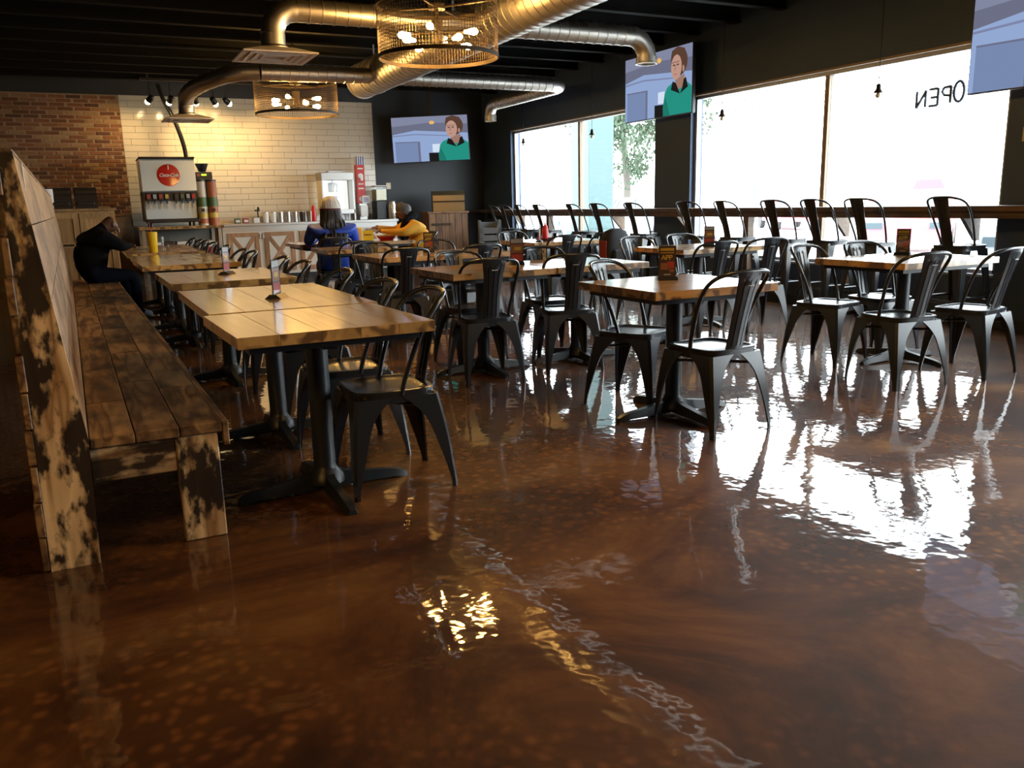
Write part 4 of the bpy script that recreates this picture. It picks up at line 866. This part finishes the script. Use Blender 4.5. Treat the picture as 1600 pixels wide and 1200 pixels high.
# ------------------------------------------------------------------ people
def person(name, label, J, bones, loc, rz, mats):
    """J: joint -> (x,y,z,radius); bones: list of (a, b, material); grown with a Skin modifier; each finger is its own chain"""
    bm = bmesh.new(); lay = bm.verts.layers.skin.verify(); V = {}
    roots = {'pelvis'}
    for k, (x, y, z, r) in J.items():
        v = bm.verts.new((x, y, z)); v[lay].radius = (r, r); V[k] = v
        if k == 'pelvis' or k.endswith('_root'): v[lay].use_root = True
    for a, b, _ in bones: bm.edges.new((V[a], V[b]))
    me = bpy.data.meshes.new('tmp'); bm.to_mesh(me); bm.free()
    o = bpy.data.objects.new('tmp', me); COL.objects.link(o)
    md = o.modifiers.new('skin', 'SKIN'); md.use_smooth_shade = True
    sb = o.modifiers.new('sub', 'SUBSURF'); sb.levels = 2; sb.render_levels = 2
    dg = bpy.context.evaluated_depsgraph_get(); res = bpy.data.meshes.new_from_object(o.evaluated_get(dg)); bpy.data.objects.remove(o)
    res.materials.clear()
    for k in mats: res.materials.append(M_(k))
    segs = [(Vector(J[a][:3]), Vector(J[b][:3]), mats.index(mt), (J[a][3]+J[b][3])/2) for a, b, mt in bones]
    for p in res.polygons:
        c = p.center; best = 1e9; bi = 0
        for a, b, mi, rr in segs:
            d = b-a; tt = max(0, min(1, (c-a).dot(d)/max(d.length_squared, 1e-9))); q = (c-(a+d*tt)).length/max(rr, .01)
            if q < best: best = q; bi = mi
        p.material_index = bi; p.use_smooth = True
    ob = bpy.data.objects.new(name, res); COL.objects.link(ob); ob.location = loc; ob.rotation_euler.z = rz
    return tag(ob, label, 'person')
def hand(J, bones, side, wrist, d, down, skin):
    """palm + five fingers; d: pointing direction, down: palm normal"""
    d = Vector(d).normalized(); nn = Vector(down).normalized(); s = d.cross(nn).normalized()*(1 if side == 'L' else -1); w_ = Vector(wrist)
    J[side+'palm'] = (*(w_+d*.05), .036); bones.append((side+'wrist', side+'palm', skin))
    for i, (off, ln) in enumerate(((-.028, .068), (-.010, .080), (.010, .075), (.027, .058))):
        r0 = w_+d*.055+s*off; a = '%sf%d_root' % (side, i); b = '%sf%db' % (side, i); c = '%sf%dc' % (side, i)
        J[a] = (*r0, .011); J[b] = (*(r0+d*ln*.6+nn*.008), .010); J[c] = (*(r0+d*ln*.85+nn*.035), .008)
        bones += [(a, b, skin), (b, c, skin)]
    r0 = w_+d*.03-s*.022; J[side+'th_root'] = (*r0, .013); J[side+'thb'] = (*(r0-s*.025+d*.025+nn*.01), .011); J[side+'thc'] = (*(r0-s*.022+d*.05+nn*.025), .009)
    bones += [(side+'th_root', side+'thb', skin), (side+'thb', side+'thc', skin)]
def face(parent, c, fd, skin, up=(0,0,1)):
    """nose, ears, eyes, mouth around a head of centre c looking along fd"""
    c = Vector(c); f = Vector(fd).normalized(); s = f.cross(Vector(up)).normalized(); u = s.cross(f)
    MB().tube([c+f*.085+u*.02, c+f*.115-u*.025], [.008, .016], 8).build('nose', skin, parent, 60)
    for k in (-1, 1):
        MB().sphere(c+s*(.088*k)-f*.005-u*.005, .030, 10, 6, (.5, .7, 1.1)).build('ear', skin, parent, 60)
        MB().sphere(c+f*.088+s*(.034*k)+u*.022, .009, 8, 6).build('eye', 'hair_black', parent, 60)
    MB().tube([c+f*.088-u*.055-s*.024, c+f*.093-u*.055, c+f*.088-u*.055+s*.024], .006, 6).build('mouth', 'maroon', parent)
# local frame: +y is the way the figure faces
def seated(lean, head_fwd, head_down, arms, sk, top, legs, shoe, seat=.46, wide=1.0, knee=.44):
    ch = Vector((0, .10*lean, seat+.40)); nk = Vector((0, .25*lean, seat+.63-.06*lean)); hd = nk+Vector((0, head_fwd, .14-head_down))
    J = {'pelvis': (0, 0, seat+.09, .145*wide), 'belly': (0, .05*lean, seat+.22, .15*wide), 'chest': (*ch, .155*wide), 'upper': (0, .19*lean, seat+.53-.02*lean, .125*wide), 'neck': (*nk, .062), 'jaw': (*(nk+(hd-nk)*.55), .075), 'head': (*hd, .106), 'crown': (*(hd+(hd-nk).normalized()*.06), .092)}
    bones = [('pelvis', 'belly', top), ('belly', 'chest', top), ('chest', 'upper', top), ('upper', 'neck', top), ('neck', 'jaw', sk), ('jaw', 'head', sk), ('head', 'crown', sk)]
    for s, k in (('L', -1), ('R', 1)):
        el_, wr_ = arms[s]; sh = Vector((.19*k*wide, .20*lean, seat+.52-.03*lean))
        J.update({s+'sh': (*sh, .075*wide), s+'el': (*el_, .052*wide), s+'wrist': (*wr_, .034), s+'hip': (.10*k, .06, seat+.08, .105), s+'knee': (.13*k, knee, seat+.06, .078), s+'ank': (.13*k, knee+.02, .09, .05), s+'toe': (.14*k, knee+.17, .04, .04)})
        bones += [('upper', s+'sh', top), (s+'sh', s+'el', top), (s+'el', s+'wrist', top if arms.get('sleeve') else sk), ('pelvis', s+'hip', legs), (s+'hip', s+'knee', legs), (s+'knee', s+'ank', legs), (s+'ank', s+'toe', shoe)]
        hand(J, bones, s, wr_, Vector(wr_)-Vector(el_), (0, 0, -1), sk)
    return J, bones, hd
# man in black, on the bench, leaning over the table with his head down
J, bo, hd = seated(.72, .14, .08, {'L': ((-.30, .30, .86), (-.06, .46, .86)), 'R': ((.30, .30, .86), (.08, .48, .86)), 'sleeve': 1}, 'skin_dark', 'black_cloth', 'navy_denim', 'shoe_grey', wide=1.3, knee=.46)
p = person('person', 'person in black clothes bent over the table at the far end of the bench', J, bo, (-.06, 10.75, 0), -PI/2+.35, ['skin_dark', 'black_cloth', 'navy_denim', 'shoe_grey'])
face(p, hd, (0, .8, -.6), 'skin_dark', (0, .6, .8))
MB().bbox(-.04, .04, .56, .70, .80, .81, .003).build('phone', 'black_plastic', p)
# person in blue, back to the camera, white cap and long dark hair
J, bo, hd = seated(.55, .03, 0, {'L': ((-.30, .24, .80), (-.16, .46, .84)), 'R': ((.30, .24, .80), (.18, .46, .84)), 'sleeve': 1}, 'skin_brown', 'royal_blue', 'royal_blue', 'black_cloth', wide=1.28)
p = person('person', 'person in a blue jacket and white cap seen from behind', J, bo, (2.76, 10.58, 0), math.radians(-8), ['skin_brown', 'royal_blue', 'black_cloth'])
face(p, hd, (0, 1, -.1), 'skin_brown')
rings = []
for z, a, b, oy in ((.10, .070, .07, -.01), (.05, .112, .108, -.012), (0, .122, .116, -.02), (-.06, .120, .110, -.035), (-.12, .09, .07, -.05)):
    rings.append([(hd.x+a*math.cos(2*PI*k/20), hd.y+oy+b*math.sin(2*PI*k/20)*(1 if math.sin(2*PI*k/20) < 0 or z > .04 else .35), hd.z+z) for k in range(20)])
hair = MB().loft(rings).build('long_hair', 'hair_black', p, 60)
rh = random.Random(11); stm = MB()
for k in range(26):
    a = PI+PI*(k+.5)/26; ln = .30+.20*rh.random(); sx = math.cos(a); wv = rh.uniform(-.025, .025)
    x0, y0 = hd.x+.105*sx, hd.y-.02+.10*math.sin(a)
    stm.tube(crom([(x0, y0, hd.z), (x0*1.12, y0-.035, hd.z-.10), (hd.x+.135*sx+wv, hd.y-.13+.05*math.sin(a), hd.z-.20), (hd.x+.145*sx-wv, hd.y-.20+.045*math.sin(a), hd.z-.20-ln*.35), (hd.x+.13*sx+wv, hd.y-.235+.03*math.sin(a), hd.z-.20-ln*.7)], 4), [.028]*8+[.024]*5+[.018, .014, .009, .004], 6)
o = stm.build('hair_strands', 'hair_black', hair, 60); o['kind'] = 'stuff'
cp = MB().lathe([(.128, .02), (.130, .045), (.122, .09), (.098, .135), (.058, .168), (.025, .180), (.004, .183)], 24, tuple(hd)).build('cap', 'cap_white', p, 60)
for k in range(12):
    a = 2*PI*k/12; MB().tube([Vector(hd)+Vector((r*math.cos(a), r*math.sin(a), z)) for r, z in ((.131, .045), (.123, .09), (.099, .135), (.059, .168), (.026, .180))], .004, 5).build('cap_rib', 'cap_white', cp)
MB().lathe([(.130, -.005), (.134, -.005), (.134, .03), (.130, .03)], 24, tuple(hd)).build('cap_band', 'maroon', cp)
# person in yellow, facing left, arm reaching to the food
J, bo, hd = seated(.85, .07, .02, {'L': ((-.28, .34, .88), (-.12, .58, .90)), 'R': ((.26, .34, .90), (.06, .62, .95)), 'sleeve': 1}, 'skin_brown', 'mustard_cloth', 'black_cloth', 'black_cloth', wide=1.25)
J['Rel'] = (*J['Rel'][:3], .055)
p = person('person', 'person in a mustard yellow top leaning over the far table', J, bo, (4.22, 11.28, 0), PI/2-.1, ['skin_brown', 'mustard_cloth', 'black_cloth'])
face(p, hd, (0, .85, -.5), 'skin_brown', (0, .5, .85))
rings = []
for z, a, b in ((-.02, .103, .108), (.03, .108, .112), (.07, .098, .104), (.10, .07, .075), (.115, .02, .02)): rings.append([(hd.x+a*math.cos(2*PI*k/18), hd.y-.018+b*math.sin(2*PI*k/18), hd.z+z+.02*(1 if math.sin(2*PI*k/18) > .3 else 0)) for k in range(18)])
MB().loft(rings).build('short_hair', 'hair_grey', p, 60)
MB().tube(crom([(-.10, .16, 1.14), (-.16, .28, 1.04), (-.16, .33, .88), (-.12, .30, .74)], 4), [.034]*4+[.042]*4+[.04]*4+[.03], 10).build('scarf', 'black_cloth', p, 60)
MB().tube(crom([(-.12, .22, 1.06), (0, .10, 1.09), (.12, .22, 1.06)], 5), .038, 10).build('collar', 'black_cloth', p, 60)

# ------------------------------------------------------------------ outside
tag(struct(MB().box(WX+.2, 90, -60, 140, -.3, -.12).build('pavement', 'pavement')), kind='structure')
tag(MB().bbox(11.55, 12.3, 18.7, 19.6, -.12, 6., .02).bbox(11.45, 12.4, 18.6, 19.7, -.12, .5, .02).build('canopy_column', 'cyan_paint'), 'pale blue square column standing outside the far window', 'column')
def car(label, loc, rz, body):
    t = thing('parked_car', label, 'car', loc, rz)
    prof = [(-2.2, .35), (-2.2, .75), (-1.95, .90), (-1.3, .97), (-.75, 1.40), (.65, 1.45), (1.35, 1.02), (2.1, .92), (2.25, .70), (2.25, .35)]
    MB().prism(prof, -.85, .85, 1).build('body', body, t)
    MB().prism([(-1.2, .98), (-.72, 1.36), (-.05, 1.39), (-.05, .98)], -.87, .87, 1).build('side_window', 'car_glass', t); MB().prism([(.05, .98), (.05, 1.39), (.62, 1.40), (1.22, 1.0)], -.87, .87, 1).build('side_window', 'car_glass', t)
    MB().prism([(-1.32, .985), (-.78, 1.41), (-.74, 1.40), (-1.27, .97)], -.72, .72, 1).build('windscreen', 'car_glass', t)
    for x in (-1.4, 1.4):
        for s in (-1, 1): MB().lathe([(.02, -.1), (.32, -.1), (.34, 0), (.32, .1), (.02, .1)], 18, M=Matrix.Translation((x, s*.78, .34)) @ Matrix.Rotation(PI/2, 4, 'X')).build('wheel', 'tyre', t, 30)
    for s in (-1, 1): MB().bbox(2.2, 2.27, s*.65-.16, s*.65+.16, .66, .82, .01).build('tail_light', 'pale_red', t); MB().bbox(-2.22, -2.15, s*.62-.18, s*.62+.18, .64, .78, .01).build('head_light', 'car_glass', t)
car('pale silver car parked beyond the far window', (15.5, 23.6, -.12), math.radians(20), 'car_silver')
car('red car parked outside the near window', (17.0, 13.4, -.12), math.radians(35), 'car_red')
car('white car parked outside at the right window edge', (13.0, 7.0, -.12), math.radians(12), 'car_white')
car('distant red car behind the stools at the middle window', (27., 27.5, -.12), math.radians(60), 'car_red')
tr_ = thing('street_tree', 'leafy green tree beyond the far window', 'tree', (22.5, 33.2, -.12), 0)
MB().tube([(0, 0, 0), (.1, 0, 2), (-.1, .1, 4.2), (.1, .2, 6)], [.22, .17, .13, .06], 10).build('trunk', 'bark', tr_, 60)
for k in range(6):
    a = k*1.05; MB().tube([(0, 0, 2.4+.5*k), (1.1*math.cos(a), 1.1*math.sin(a), 3.3+.5*k)], [.07, .03], 6).build('branch', 'bark', tr_, 60)
lv = MB(); rl = random.Random(3)
cl = [(rl.gauss(0, 1.1), rl.gauss(0, 1.1), 2.6+rl.random()*4.6, .45+rl.random()*.55) for _ in range(34)]
for _ in range(5200):
    c = rl.choice(cl); v = Vector((rl.gauss(0,1), rl.gauss(0,1), rl.gauss(0,1))).normalized()*c[3]*rl.random()**.4; p = Vector(c[:3])+v
    e = Euler((rl.random()*6, rl.random()*6, rl.random()*6)).to_matrix(); s = .09+.05*rl.random()
    lv.add([p+e @ Vector(q) for q in ((-s,0,0),(0,-s*.5,0),(s,0,0),(0,s*.5,0))], [(0,1,2,3)])
o = lv.build('foliage', 'leaf', tr_); o['kind'] = 'stuff'
tag(MB().tube([(34, 37.2, -.12), (34, 37.2, 3.4), (34, 37.2, 5.2)], [.55, .45, .05], 10).build('utility_pole', 'pale_grey'), 'tall grey tapering trunk far outside the middle window', 'pole')
for i, z in enumerate((5.3, 5.6, 4.9)): tag(MB().tube([(20+6*k, 40-9*k+(i*.3), z+.35*k-.12*k*(3-k)) for k in range(-1, 3)], .03, 5).build('power_line', 'pale_grey'), 'overhead power line outside the far window, %s strand' % ('middle', 'top', 'lowest')[i], 'wire', 'overhead power lines')
t = thing('roof_sign', 'small red roof-shaped sign far outside the near window', 'sign', (42, 31.9, -.12), 0)
MB().prism([(-1.3, 1.2), (1.3, 1.2), (.7, 2.1), (-.7, 2.1)], -.5, .5, 0).build('sign_roof', 'pale_red', t); MB().cyl(0, 0, 0, 1.3, .12, 8).build('sign_post', 'pale_grey', t)
